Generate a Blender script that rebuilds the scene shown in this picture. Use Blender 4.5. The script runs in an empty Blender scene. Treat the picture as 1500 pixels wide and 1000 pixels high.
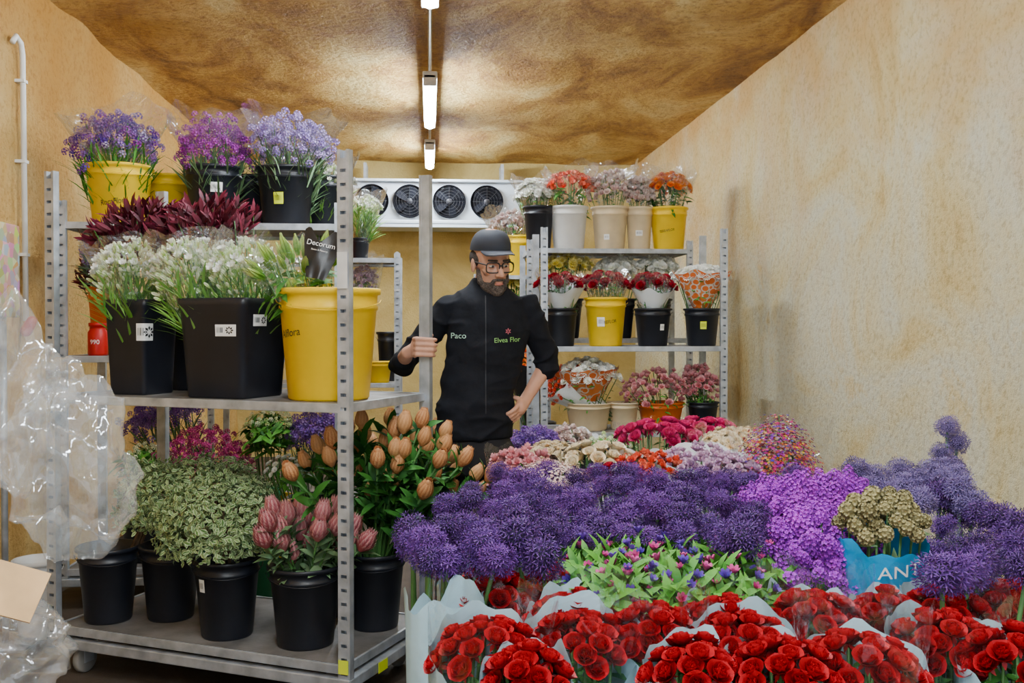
import bpy, math, random
import numpy as np
from mathutils import Vector, Matrix, Euler, noise
from mathutils.bvhtree import BVHTree
random.seed(7)
S=bpy.context.scene; COL=S.collection
PI=math.pi; R_=math.radians
# ------------------------------------------------------------ camera
F=1458.33; CAM=Vector((0,0,1.42))
cd=bpy.data.cameras.new('camera'); cam=bpy.data.objects.new('camera',cd); COL.objects.link(cam)
cd.lens=35; cd.sensor_width=36; cam.location=CAM; cd.clip_start=.02
cam.rotation_euler=(R_(90-.864),0,R_(-4.74)); S.camera=cam
RC=cam.rotation_euler.to_matrix()
def P(u,v,Y):
    d=RC@Vector(((u-750)/F,(500-v)/F,-1)); return CAM+d*(Y/d.y)
def PZ(u,v,Z):
    d=RC@Vector(((u-750)/F,(500-v)/F,-1)); return CAM+d*((Z-CAM.z)/d.z)
def X(u,Y): return P(u,478,Y).x
# ------------------------------------------------------------ materials
MT={}
def sat(c,p=1.5,g=.8):
    m=max(c) or 1
    return tuple(m*g*(x/m)**p for x in c)
def newmat(name):
    m=bpy.data.materials.new(name); m.use_nodes=True; nt=m.node_tree
    return m,nt,nt.nodes['Principled BSDF']
def N(nt,t,**k):
    n=nt.nodes.new(t)
    for a,b in k.items():
        if a in n.inputs: n.inputs[a].default_value=b
        else: setattr(n,a,b)
    return n
def ramp(nt,fac,stops):
    r=nt.nodes.new('ShaderNodeValToRGB'); e=r.color_ramp.elements
    while len(e)<len(stops): e.new(.5)
    for i,(p,c) in enumerate(stops): e[i].position=p; e[i].color=(*c,1)
    nt.links.new(fac,r.inputs[0]); return r
def pm(name,c,rough=.6,metal=0,var=.15,scale=12,bump=0,bscale=60,spec=.5,emit=0,coords='Object'):
    if name in MT: return MT[name]
    m,nt,b=newmat(name); L=nt.links.new
    tc=N(nt,'ShaderNodeTexCoord')
    nz=N(nt,'ShaderNodeTexNoise',Scale=scale,Detail=5.0); L(tc.outputs[coords],nz.inputs[0])
    lo=tuple(max(0,x*(1-var)) for x in c); hi=tuple(min(1,x*(1+var)) for x in c)
    r=ramp(nt,nz.outputs[0],[(.3,lo),(.7,hi)]); L(r.outputs[0],b.inputs['Base Color'])
    b.inputs['Roughness'].default_value=rough; b.inputs['Metallic'].default_value=metal
    b.inputs['Specular IOR Level'].default_value=spec
    if bump:
        n2=N(nt,'ShaderNodeTexNoise',Scale=bscale,Detail=4.0); L(tc.outputs[coords],n2.inputs[0])
        bp=N(nt,'ShaderNodeBump',Strength=bump,Distance=.01); L(n2.outputs[0],bp.inputs['Height']); L(bp.outputs[0],b.inputs['Normal'])
    if emit:
        b.inputs['Emission Color'].default_value=(*c,1); b.inputs['Emission Strength'].default_value=emit
    MT[name]=m; return m
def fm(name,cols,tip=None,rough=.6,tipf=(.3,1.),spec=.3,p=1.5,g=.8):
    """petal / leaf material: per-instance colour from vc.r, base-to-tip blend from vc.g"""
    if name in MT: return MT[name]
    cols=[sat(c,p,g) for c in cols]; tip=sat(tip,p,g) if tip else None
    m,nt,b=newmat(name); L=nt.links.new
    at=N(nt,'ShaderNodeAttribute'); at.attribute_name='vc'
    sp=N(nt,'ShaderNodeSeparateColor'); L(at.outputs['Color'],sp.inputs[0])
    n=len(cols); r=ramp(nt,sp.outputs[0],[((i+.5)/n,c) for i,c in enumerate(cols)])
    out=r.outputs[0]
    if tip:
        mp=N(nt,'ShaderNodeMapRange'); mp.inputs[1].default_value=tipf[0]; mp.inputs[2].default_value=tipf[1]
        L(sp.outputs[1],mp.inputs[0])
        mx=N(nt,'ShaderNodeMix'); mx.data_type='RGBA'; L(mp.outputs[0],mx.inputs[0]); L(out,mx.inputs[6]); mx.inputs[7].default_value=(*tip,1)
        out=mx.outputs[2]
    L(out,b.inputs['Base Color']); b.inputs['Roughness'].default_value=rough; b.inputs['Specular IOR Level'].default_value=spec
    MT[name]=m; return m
def clearmat(name,base=.06,edge=.55,milky=.05,scale=18,rough=.12,blend=.2,bs=1.):
    m,nt,b=newmat(name); L=nt.links.new
    tc=N(nt,'ShaderNodeTexCoord'); nz=N(nt,'ShaderNodeTexNoise',Scale=scale,Detail=2.0,Distortion=1.5); L(tc.outputs['Object'],nz.inputs[0])
    bp=N(nt,'ShaderNodeBump',Strength=bs,Distance=.03); L(nz.outputs[0],bp.inputs['Height'])
    tr=N(nt,'ShaderNodeBsdfTransparent'); tr.inputs[0].default_value=(.985,.99,.99,1)
    gl=N(nt,'ShaderNodeBsdfGlossy'); gl.inputs['Roughness'].default_value=rough; gl.inputs[0].default_value=(.95,.97,1,1); L(bp.outputs[0],gl.inputs['Normal'])
    df=N(nt,'ShaderNodeBsdfDiffuse'); df.inputs[0].default_value=(.82,.87,.90,1)
    lw=N(nt,'ShaderNodeLayerWeight',Blend=blend); L(bp.outputs[0],lw.inputs['Normal'])
    mp=N(nt,'ShaderNodeMapRange'); L(lw.outputs['Facing'],mp.inputs[0]); mp.inputs[3].default_value=base; mp.inputs[4].default_value=edge
    m1=N(nt,'ShaderNodeMixShader'); L(mp.outputs[0],m1.inputs[0]); L(tr.outputs[0],m1.inputs[1]); L(gl.outputs[0],m1.inputs[2])
    m2=N(nt,'ShaderNodeMixShader'); m2.inputs[0].default_value=milky; L(m1.outputs[0],m2.inputs[1]); L(df.outputs[0],m2.inputs[2])
    L(m2.outputs[0],nt.nodes['Material Output'].inputs[0]); MT[name]=m; return m
CLEAR=clearmat('clear_film',.018,.6,.004,9,.05,.12,.8); FILM=clearmat('crinkled_film',.08,.8,.035,11,.10,.28,1.); BAGM=clearmat('clear_bag',.05,.6,.075,5,.07,.22,.8)
BLACKB=pm('black_plastic',(.010,.012,.019),.42,var=.25,scale=6)
YEL=pm('yellow_plastic',(.88,.58,.0),.42,var=.06,scale=5,spec=.3)
WHITEP=pm('white_plastic',(.80,.80,.77),.45,var=.05)
CREAMP=pm('cream_plastic',(.74,.60,.38),.5,var=.08)
ORANGEP=pm('orange_plastic',(.78,.15,.0),.45,var=.08)
GREENP=pm('green_plastic',(.01,.17,.07),.45)
REDP=pm('red_plastic',(.55,.005,.005),.4,var=.05)
GALV=pm('galvanised_steel',(.42,.45,.49),.42,.45,var=.3,scale=14,bump=.1)
SHELFM=pm('worn_shelf_board',(.18,.17,.165),.6,.2,var=.4,scale=7,bump=.15)
DARKM=pm('dark_rubber',(.03,.03,.03),.6)
WIRE=pm('wire_steel',(.5,.5,.5),.35,.8)
DWIRE=pm('dark_wire',(.03,.03,.035),.7)
LBL=pm('label_white',(.88,.88,.86),.5,var=.02)
INK=pm('label_ink',(.02,.02,.02),.5)
YLBL=pm('label_yellow',(.70,.80,.02),.5,var=.03)
PAPER=pm('pale_blue_paper',(.38,.56,.64),.5,var=.14,scale=8,bump=.35,bscale=14)
WPAPER=pm('white_paper',(.76,.80,.82),.55,var=.05,bump=.2,bscale=14)
BPAPER=pm('black_paper',(.015,.015,.017),.4,var=.2,bump=.2,bscale=14)
CARD=pm('cardboard',(.46,.26,.12),.8,var=.1)
BLUEW=pm('bright_blue_wrap',(.0,.36,.72),.35,var=.15,bump=.5,bscale=20)
def orange_pattern():
    m,nt,b=newmat('orange_pattern_wrap'); L=nt.links.new
    tc=N(nt,'ShaderNodeTexCoord'); v=N(nt,'ShaderNodeTexVoronoi',Scale=22.0); L(tc.outputs['Object'],v.inputs[0])
    r=ramp(nt,v.outputs[0],[(.0,(.68,.14,.02)),(.45,(.68,.18,.05)),(.5,(.65,.58,.50)),(.62,(.40,.36,.36)),(.66,(.68,.2,.04))])
    r.color_ramp.interpolation='CONSTANT'; L(r.outputs[0],b.inputs['Base Color']); b.inputs['Roughness'].default_value=.45; return m
OPAT=orange_pattern()
# petals
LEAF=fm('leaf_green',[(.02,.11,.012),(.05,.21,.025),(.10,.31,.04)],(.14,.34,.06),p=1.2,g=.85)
LEAFD=fm('leaf_dark',[(.012,.07,.015),(.03,.13,.025),(.05,.19,.03)],(.06,.20,.04),p=1.2,g=.9)
LEAFG=fm('leaf_grey',[(.10,.18,.09),(.16,.26,.13),(.22,.32,.18)],(.2,.32,.17),p=1.2)
LEAFL=fm('leaf_light',[(.12,.32,.04),(.2,.45,.07),(.3,.55,.13)],(.35,.6,.18),p=1.2)
VARIEG=fm('leaf_variegated',[(.09,.18,.05),(.16,.27,.09),(.24,.34,.14)],(.66,.76,.48),tipf=(.35,1),p=1.2,g=.85)
BURG=fm('leaf_burgundy',[(.04,.003,.010),(.09,.006,.02),(.14,.01,.03)],(.20,.012,.045),p=1.1)
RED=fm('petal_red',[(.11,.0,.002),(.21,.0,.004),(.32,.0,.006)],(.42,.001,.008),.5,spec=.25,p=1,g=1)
DRED=fm('petal_dark_red',[(.14,.0,.008),(.26,.0,.013)],(.36,.001,.018),.5,spec=.25,p=1,g=1)
PINKH=fm('petal_hot_pink',[(.45,.002,.06),(.56,.006,.11)],(.66,.02,.18),p=1,g=1)
PINK=fm('petal_pink',[(.80,.26,.32),(.85,.36,.42),(.75,.22,.32)],(.92,.56,.58),p=1.3,g=.85)
LPINK=fm('petal_light_pink',[(.80,.48,.46),(.86,.64,.60),(.85,.75,.70)],(.92,.8,.76),p=1.3,g=.85)
LILAC=fm('petal_lilac',[(.52,.30,.55),(.68,.42,.62),(.75,.52,.68)],(.82,.65,.78),p=1.3,g=.85)
CREAM=fm('petal_cream',[(.85,.66,.40),(.88,.75,.52),(.9,.82,.64)],(.93,.85,.7),g=.9)
WHITE=fm('petal_white',[(.80,.80,.74),(.86,.86,.82),(.84,.86,.74)],(.93,.93,.9),g=.95)
WGREEN=fm('petal_white_green',[(.42,.62,.16),(.66,.78,.38),(.84,.88,.66)],(.90,.93,.74),g=.95,p=1.2)
YELF=fm('petal_yellow',[(.88,.74,.08),(.9,.82,.3)],(.93,.88,.45),g=.85)
ORANGE=fm('petal_orange',[(.88,.22,.01),(.9,.35,.02),(.85,.12,.01)],(.93,.42,.04))
ORED=fm('petal_orange_red',[(.85,.07,.02),(.88,.20,.08),(.85,.5,.4)],(.9,.25,.15))
PURP=fm('petal_purple',[(.022,.005,.060),(.052,.013,.125),(.092,.022,.18)],(.155,.055,.285),p=1,g=1)
PURPG=fm('petal_dusky_purple',[(.075,.05,.165),(.11,.075,.22),(.145,.105,.275)],(.23,.17,.375),p=1,g=1)
CORE=pm('allium_core',(.012,.010,.025),.8)
VIOL=fm('petal_violet',[(.15,.003,.28),(.27,.008,.46),(.40,.02,.58)],(.55,.06,.70),p=1,g=1)
STAT=fm('petal_statice',[(.16,.05,.40),(.36,.18,.58),(.55,.40,.72),(.30,.08,.5)],(.52,.36,.72),g=.65)
STATM=fm('petal_statice_magenta',[(.26,.01,.30),(.40,.02,.40),(.50,.12,.50)],(.52,.15,.52),g=.65)
STATMIX=fm('petal_statice_mixed',[(.06,.015,.26),(.75,.72,.8),(.32,.02,.36),(.10,.02,.36),(.5,.35,.65),(.2,.02,.3)],(.34,.16,.5),g=.7)
STATL=fm('petal_statice_pale',[(.30,.20,.50),(.46,.36,.64),(.6,.50,.74)],(.62,.52,.78),g=.75)
MAG=fm('petal_magenta',[(.42,.01,.18),(.55,.03,.28),(.65,.10,.38)],(.70,.18,.45),g=.8)
MULTI=fm('petal_rainbow',[(.60,.005,.16),(.16,.02,.45),(.75,.5,.0),(.03,.05,.45),(.60,.01,.2),(.75,.2,.01)],p=1,g=.9)
PROT=fm('protea_bract_orange',[(.46,.16,.06),(.56,.24,.09),(.62,.32,.14)],(.80,.46,.22),tipf=(.25,1.),p=1.1,g=.9)
PROTP=fm('protea_bract_pink',[(.40,.08,.10),(.50,.13,.15),(.58,.20,.21)],(.76,.44,.42),tipf=(.5,1),p=1.05,g=.9)
POD=fm('seed_pod',[(.12,.10,.04),(.20,.17,.07),(.29,.25,.11)],(.34,.30,.14),p=1,g=1)
BLUEF=fm('petal_blue',[(.07,.03,.30),(.16,.04,.36)],(.25,.13,.5),g=.8)
STEMG=pm('stem_green',(.05,.15,.03),.6,var=.3)
TWIG=pm('stem_brown',(.13,.08,.04),.7,var=.3)
SKIN=pm('skin',(.58,.30,.20),.5,var=.06,scale=20)
CLOTH=pm('black_knit',(.006,.007,.011),.9,var=.25,scale=30,bump=.3,bscale=25,spec=.25)
CLOTH2=pm('dark_trousers',(.009,.009,.012),.85,var=.2)
CAPM=pm('cap_charcoal',(.022,.026,.038),.8,var=.15)
HAIRM=pm('dark_hair',(.04,.03,.025),.8,var=.6,scale=150,bump=.5,bscale=200)
BEARDM=pm('greying_beard',(.080,.062,.052),.85,var=.75,scale=170,bump=.6,bscale=220)
# ------------------------------------------------------------ mesh builder
class Tm:
    def __init__(s,V,F,T=None):
        s.V=np.array(V,dtype=float).reshape(-1,3); s.F=[np.array(f,dtype=int) for f in F if len(f)]
        s.T=np.zeros(len(s.V)) if T is None else np.array(T,dtype=float)
def merge(parts):
    V=[];T=[];F3=[];F4=[];o=0
    for t,M in parts:
        v=t.V if M is None else t.V@np.array(M)[:3,:3].T+np.array(M)[:3,3]
        V.append(v);T.append(t.T)
        for f in t.F: (F3 if f.shape[1]==3 else F4).append(f+o)
        o+=len(v)
    F=[]
    if F3:F.append(np.concatenate(F3))
    if F4:F.append(np.concatenate(F4))
    return Tm(np.concatenate(V),F,np.concatenate(T))
class MB:
    def __init__(s): s.V=[];s.C=[];s.F=[];s.o=0
    def add(s,t,M=None,mi=0,rnd=.5):
        v=t.V
        if M is not None:
            A=np.array(M); v=v@A[:3,:3].T+A[:3,3]
        s.V.append(v); s.C.append(np.stack([np.full(len(v),rnd),t.T],1))
        for f in t.F: s.F.append((f+s.o,mi))
        s.o+=len(v); return s
    def scatter(s,t,Ms,mi=0,rnd=None):
        k=len(Ms)
        if not k: return s
        A=np.array([np.array(m) for m in Ms]); n=len(t.V)
        v=(np.einsum('kij,nj->kni',A[:,:3,:3],t.V)+A[:,None,:3,3]).reshape(-1,3)
        r=np.array([random.random() for _ in range(k)]) if rnd is None else np.array(rnd)
        s.V.append(v); s.C.append(np.stack([np.repeat(r,n),np.tile(t.T,k)],1))
        for f in t.F:
            ff=(f[None]+(np.arange(k)*n)[:,None,None]).reshape(-1,f.shape[1])+s.o
            s.F.append((ff,mi))
        s.o+=len(v); return s
    def box(s,c,d,rz=0,mi=0,M=None):
        x,y,z=[q/2 for q in d]
        V=np.array([(i,j,k) for i in(-x,x) for j in(-y,y) for k in(-z,z)])
        Fq=[(0,1,3,2),(4,6,7,5),(0,4,5,1),(2,3,7,6),(0,2,6,4),(1,5,7,3)]
        A=Matrix.Translation(c)@Matrix.Rotation(rz,4,'Z')
        if M is not None: A=M@A
        return s.add(Tm(V,[Fq]),A,mi)
    def tube(s,pts,r,n=8,mi=0,cap=True):
        pts=[Vector(p) for p in pts]; rs=r if isinstance(r,(list,tuple)) else [r]*len(pts)
        V=[];up=Vector((0,0,1))
        d0=(pts[1]-pts[0]).normalized(); a=d0.orthogonal().normalized()
        for i,p in enumerate(pts):
            d=(pts[min(i+1,len(pts)-1)]-pts[max(i-1,0)]).normalized()
            a=(a-d*a.dot(d)).normalized(); b=d.cross(a)
            for k in range(n):
                q=2*PI*k/n; V.append(p+a*(rs[i]*math.cos(q))+b*(rs[i]*math.sin(q)))
        Fq=[(i*n+k,i*n+(k+1)%n,(i+1)*n+(k+1)%n,(i+1)*n+k) for i in range(len(pts)-1) for k in range(n)]
        F3=[]
        if cap:
            V+= [pts[0],pts[-1]]; c0=len(pts)*n; e=(len(pts)-1)*n
            F3=[(c0,(k+1)%n,k) for k in range(n)]+[(c0+1,e+k,e+(k+1)%n) for k in range(n)]
        return s.add(Tm([tuple(v) for v in V],[F3,Fq] if F3 else [Fq]),None,mi)
    def lathe(s,prof,n=32,M=None,mi=0,shape=None,sx=1,sy=1):
        V=[]
        for r,z in prof:
            for k in range(n):
                q=2*PI*k/n; g=1 if shape is None else shape(q)
                V.append((r*g*math.cos(q)*sx,r*g*math.sin(q)*sy,z))
        Fq=[(i*n+k,i*n+(k+1)%n,(i+1)*n+(k+1)%n,(i+1)*n+k) for i in range(len(prof)-1) for k in range(n)]
        return s.add(Tm(V,[Fq]),M,mi)
    def ell(s,c,r,M=None,n=20,m=12,mi=0):
        A=Matrix.Translation(c)@Matrix.Diagonal((*r,1))
        if M is not None: A=M@A
        pr=[(math.sin(PI*i/m) if 0<i<m else 1e-4,-math.cos(PI*i/m)) for i in range(m+1)]
        return s.lathe(pr,n,A,mi)
    def cap(s,p0,p1,r0,r1,n=16,M=None):
        p0=Vector(p0);p1=Vector(p1)
        if M is not None: p0=M@p0;p1=M@p1
        d=(p1-p0);L=d.length; q=d.to_track_quat('Z','Y').to_matrix().to_4x4()
        pr=[(max(1e-4,r0*math.sin(a)),-r0*math.cos(a)) for a in [PI/2*i/5 for i in range(6)]]
        pr+=[(max(1e-4,r1*math.cos(a)),L+r1*math.sin(a)) for a in [PI/2*i/5 for i in range(6)]]
        return s.lathe(pr,n,Matrix.Translation(p0)@q)
    def chain(s,pts,rs,n=16):
        for i in range(len(pts)-1): s.cap(pts[i],pts[i+1],rs[i],rs[i+1],n)
        return s
    def loft(s,rings,n=32):
        V=[]
        for c,rx,ry in rings:
            for k in range(n):
                q=2*PI*k/n; V.append((c[0]+rx*math.cos(q),c[1]+ry*math.sin(q),c[2]))
        Fq=[(i*n+k,i*n+(k+1)%n,(i+1)*n+(k+1)%n,(i+1)*n+k) for i in range(len(rings)-1) for k in range(n)]
        V+=[tuple(rings[0][0]),tuple(rings[-1][0])]; a=len(rings)*n; e=(len(rings)-1)*n
        F3=[(a,(k+1)%n,k) for k in range(n)]+[(a+1,e+k,e+(k+1)%n) for k in range(n)]
        return s.add(Tm(V,[F3,Fq]))
    def mesh(s,name,mats,smooth=True,inv=None):
        V=np.concatenate(s.V)
        if inv is not None:
            A=np.array(inv); V=V@A[:3,:3].T+A[:3,3]
        C=np.concatenate(s.C); me=bpy.data.meshes.new(name)
        me.vertices.add(len(V)); me.vertices.foreach_set('co',V.ravel())
        lv=np.concatenate([f.ravel() for f,_ in s.F]); sz=np.concatenate([np.full(len(f),f.shape[1]) for f,_ in s.F])
        mi=np.concatenate([np.full(len(f),m) for f,m in s.F])
        st=np.concatenate([[0],np.cumsum(sz)[:-1]])
        me.loops.add(len(lv)); me.loops.foreach_set('vertex_index',lv.astype(np.int32))
        me.polygons.add(len(sz)); me.polygons.foreach_set('loop_start',st.astype(np.int32)); me.polygons.foreach_set('loop_total',sz.astype(np.int32))
        me.polygons.foreach_set('material_index',mi.astype(np.int32))
        me.polygons.foreach_set('use_smooth',np.full(len(sz),smooth))
        me.update(calc_edges=True)
        a=me.color_attributes.new('vc','FLOAT_COLOR','POINT')
        c4=np.zeros((len(V),4)); c4[:,:2]=C; c4[:,3]=1; a.data.foreach_set('color',c4.ravel())
        for m in (mats if isinstance(mats,(list,tuple)) else [mats]): me.materials.append(m)
        return me
    def build(s,name,mats,parent=None,smooth=True,world=False,bev=0):
        inv=None
        if world and parent is not None:
            inv=mw(parent).inverted()
        o=bpy.data.objects.new(name,s.mesh(name,mats,smooth,inv)); COL.objects.link(o)
        if parent is not None: o.parent=parent
        if bev:
            b=o.modifiers.new('bevel','BEVEL'); b.width=bev; b.segments=2; b.limit_method='ANGLE'
        return o
def mw(o):
    M=Matrix.LocRotScale(o.location,o.rotation_euler,o.scale)
    return mw(o.parent)@M if o.parent else M
def thing(name,label,cat,loc=(0,0,0),rot=(0,0,0),group=None):
    o=bpy.data.objects.new(name,None); COL.objects.link(o); o.location=loc; o.rotation_euler=rot
    o.empty_display_size=.05; o['label']=label; o['category']=cat
    if group:o['group']=group
    return o
def tag(o,label,cat,group=None):
    o['label']=label;o['category']=cat
    if group:o['group']=group
    return o
def struct(o): o['kind']='structure'; return o
def inst(name,me,parent,M):
    o=bpy.data.objects.new(name,me); COL.objects.link(o); o.parent=parent
    l,q,sc=M.decompose(); o.location=l;o.rotation_euler=q.to_euler();o.scale=sc; return o
def frame(p,n,s=1,spin=None):
    n=Vector(n).normalized(); q=n.to_track_quat('Z','Y').to_matrix().to_4x4()
    return Matrix.Translation(p)@q@Matrix.Rotation(random.random()*2*PI if spin is None else spin,4,'Z')@Matrix.Scale(s,4)
# ------------------------------------------------------------ petals and templates
def petal(L,W,a0,a1,ns=3,cup=.2,edge=False,tipw=.12):
    V=[];T=[];x=z=0.
    a0=R_(a0);a1=R_(a1)
    for i in range(ns+1):
        t=i/ns; a=a0+(a1-a0)*t
        if i: x+=math.cos(a)*L/ns; z+=math.sin(a)*L/ns
        w=W/2*math.sin(PI*(.12+(.88-tipw)*t))**.8
        nx,nz=-math.sin(a),math.cos(a)
        for sgn in(-1,0,1):
            o=cup*w*abs(sgn); V.append((x+nx*o,sgn*w,z+nz*o)); T.append(abs(sgn) if edge else t)
    Fq=[(i*3+k,(i+1)*3+k,(i+1)*3+k+1,i*3+k+1) for i in range(ns) for k in range(2)]
    return Tm(V,[Fq],T)
def diamond(L,W,a):
    a=R_(a);c,s=math.cos(a),math.sin(a)
    return Tm([(0,0,0),(L*.55*c,-W/2,L*.55*s),(L*c,0,L*s),(L*.55*c,W/2,L*.55*s)],[[(0,1,2,3)]],[0,.5,1,.5])
def ring(n,t,r0=0,z0=0,ph=0,jit=0):
    return [(t,Matrix.Translation((0,0,z0+random.uniform(-jit,jit)))@Matrix.Rotation(ph+2*PI*k/n+random.uniform(-jit,jit)*8,4,'Z')@Matrix.Translation((r0,0,0))) for k in range(n)]
def sph(r,sz=1,n=8,m=5,T=0,z0=0):
    V=[(r*max(1e-3,math.sin(PI*i/m))*math.cos(2*PI*k/n),r*max(1e-3,math.sin(PI*i/m))*math.sin(2*PI*k/n),z0-r*sz*math.cos(PI*i/m)) for i in range(m+1) for k in range(n)]
    return Tm(V,[[(i*n+k,i*n+(k+1)%n,(i+1)*n+(k+1)%n,(i+1)*n+k) for i in range(m) for k in range(n)]],[T]*len(V))
def t_rose():
    p=[]
    p+=ring(6,petal(.031,.033,5,52,4,.2,tipw=.25),.002,.004,0,.001)
    p+=ring(5,petal(.030,.030,24,79,4,.26,tipw=.25),.001,.004,.6,.001)
    p+=ring(5,petal(.027,.026,44,95,4,.3,tipw=.25),.001,.005,.2,.001)
    p+=ring(4,petal(.026,.019,58,102,3,.4,tipw=.25),.001,.006,.9)
    p+=ring(3,petal(.026,.012,70,104,3,.5,tipw=.25),.0005,.007,.4)
    p+=ring(5,petal(.022,.010,-30,-50,2,.1,tipw=0),.002,.002,.3)
    return merge(p)
T_ROSE=[t_rose() for _ in range(3)]
T_MUM=merge(ring(14,petal(.026,.009,5,25,2,.2),.004,0)+ring(12,petal(.022,.009,25,50,2,.2),.003,.003,.2)+ring(9,petal(.017,.008,50,80,2,.2),.002,.005,.1))
T_CARN=merge(ring(8,petal(.024,.018,10,50,2,.3),.002,0,0,.003)+ring(7,petal(.021,.016,35,75,2,.3),.002,.004,.4,.003)+ring(5,petal(.02,.014,60,95,2,.3),.001,.006,.2,.003))
T_FLO=merge(ring(5,diamond(.010,.007,20)))
T_STAR=merge(ring(6,diamond(.0155,.0034,24)))
T_BUD=merge(ring(3,petal(.032,.015,62,99,3,.5),.001,0)+ring(3,petal(.030,.014,68,100,3,.5),.001,.001,1.05))
T_OPEN=merge(ring(6,petal(.028,.018,35,60,2,.3),.002,0)+ring(3,petal(.018,.012,60,85,2,.3),.001,.002))
T_LILY=merge(ring(3,petal(.095,.030,74,98,4,.6,tipw=.0),.002,0)+ring(3,petal(.095,.028,76,99,4,.6,tipw=.0),.002,0,1.05))
T_LEAF=petal(.09,.022,35,-5,3,.15,tipw=.0)
T_LEAFS=petal(.045,.014,40,0,2,.15,tipw=.0)
T_LEAFM=petal(.062,.016,50,10,3,.15,tipw=.0)
T_LEAFW=petal(.085,.032,50,15,3,.2,tipw=.0)
T_LEAFP=petal(.105,.030,55,20,4,.3,tipw=.0)
T_BURG=petal(.065,.017,68,50,3,.2,tipw=.0)
T_BLADE=petal(.16,.010,75,45,3,.2,tipw=.0)
T_OV=petal(.026,.015,35,5,2,.1,edge=True,tipw=.05)
def t_spray(n=12,r=.018,fl=T_FLO,sz=1):
    p=[]
    for i in range(n):
        th=math.acos(1-1.3*(i+.5)/n); ph=i*2.4
        d=Vector((math.sin(th)*math.cos(ph),math.sin(th)*math.sin(ph),math.cos(th)))
        p.append((fl,frame(Vector((d.x*r,d.y*r,d.z*r*sz)),d,1)))
    return merge(p)
T_FLOS=merge(ring(5,diamond(.006,.0042,30)))
T_SPRAY=t_spray(16,.018,merge(ring(5,diamond(.0085,.0055,25)))); T_SPIKE=t_spray(34,.0135,T_FLOS,2.8)
def t_allium():
    p=[]; n=165
    for i in range(n):
        z=1-1.9*(i+.5)/n; ph=i*2.399963; r=math.sqrt(max(0,1-z*z)); d=Vector((r*math.cos(ph),r*math.sin(ph),z))
        rr=.040*random.uniform(.76,1.2)
        p.append((T_STAR,frame(d*rr,d+Vector([random.uniform(-.28,.28) for _ in range(3)]),random.uniform(.72,1.0))))
        q=d.orthogonal().normalized()*.0012
        p.append((Tm([tuple(d*.02-q),tuple(d*.02+q),tuple(d*rr)],[[(0,1,2)]],[0,0,.1]),None))
    return merge(p)
def t_protea(Rm,L,bl,wd,flare,rows=8,nb=10,top=.8,pt=.86):
    """ovoid head of overlapping pointed bracts"""
    pr=lambda t: max(.001,Rm*math.sin(PI*min(.985,(.12+pt*max(0,t))))**.9)
    p=[(Tm([(pr(i/8)*.9*math.cos(2*PI*k/10),pr(i/8)*.9*math.sin(2*PI*k/10),i/8*L*.95) for i in range(9) for k in range(10)],[[(i*10+k,i*10+(k+1)%10,(i+1)*10+(k+1)%10,(i+1)*10+k) for i in range(8) for k in range(10)]],[top*(i/8) for i in range(9) for k in range(10)]),None)]
    for k in range(rows):
        t=k/rows*.82; r=pr(t); dr=(pr(t+.05)-pr(t-.05))/(.1*L); ang=90-math.degrees(math.atan(dr)); dr2=(pr(min(1,t+.35))-pr(min(1,t+.25)))/(.1*L); ang2=90-math.degrees(math.atan(dr2))
        l=bl*L*(1-.25*t)
        p+=ring(nb,petal(l,wd*(1-.35*t),ang-flare-8,max(ang,ang2)-flare,3,.4,tipw=.0),r*.92,t*L,k*.31+(k%2)*.3,.0015)
    return merge(p)
T_PROT=t_protea(.028,.088,.34,.015,12,9,12,.9); T_PROTP=t_protea(.029,.088,.52,.015,14,7,12,1.,.80)
T_POD=merge([(sph(.014,1,8,6),None)]+[(merge(ring(5,diamond(.006,.005,35))),frame(Vector((math.sqrt(1-z*z)*math.cos(i*2.4),math.sqrt(1-z*z)*math.sin(i*2.4),z))*.0145,Vector((math.sqrt(1-z*z)*math.cos(i*2.4),math.sqrt(1-z*z)*math.sin(i*2.4),z)))) for i,z in enumerate([1-1.9*(j+.5)/40 for j in range(40)])])
ROSEME={}
def rose_mesh(mat,i):
    k=(mat.name,i)
    if k not in ROSEME: ROSEME[k]=MB().add(T_ROSE[i],None,0,.2+.3*i).mesh('rose_head',[mat])
    return ROSEME[k]
# ------------------------------------------------------------ text
TC={}
def textmesh(s,size):
    if (s,size) in TC: return TC[(s,size)]
    c=bpy.data.curves.new('t','FONT'); c.body=s; c.size=size; c.align_x='CENTER'; c.align_y='CENTER'
    o=bpy.data.objects.new('t',c); COL.objects.link(o)
    dg=bpy.context.evaluated_depsgraph_get(); me=bpy.data.meshes.new_from_object(o.evaluated_get(dg))
    me.calc_loop_triangles(); V=np.array([tuple(v.co) for v in me.vertices]); T=[tuple(t.vertices) for t in me.loop_triangles]
    bpy.data.objects.remove(o); bpy.data.meshes.remove(me); bpy.data.curves.remove(c)
    TC[(s,size)]=(V,T); return V,T
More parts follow.
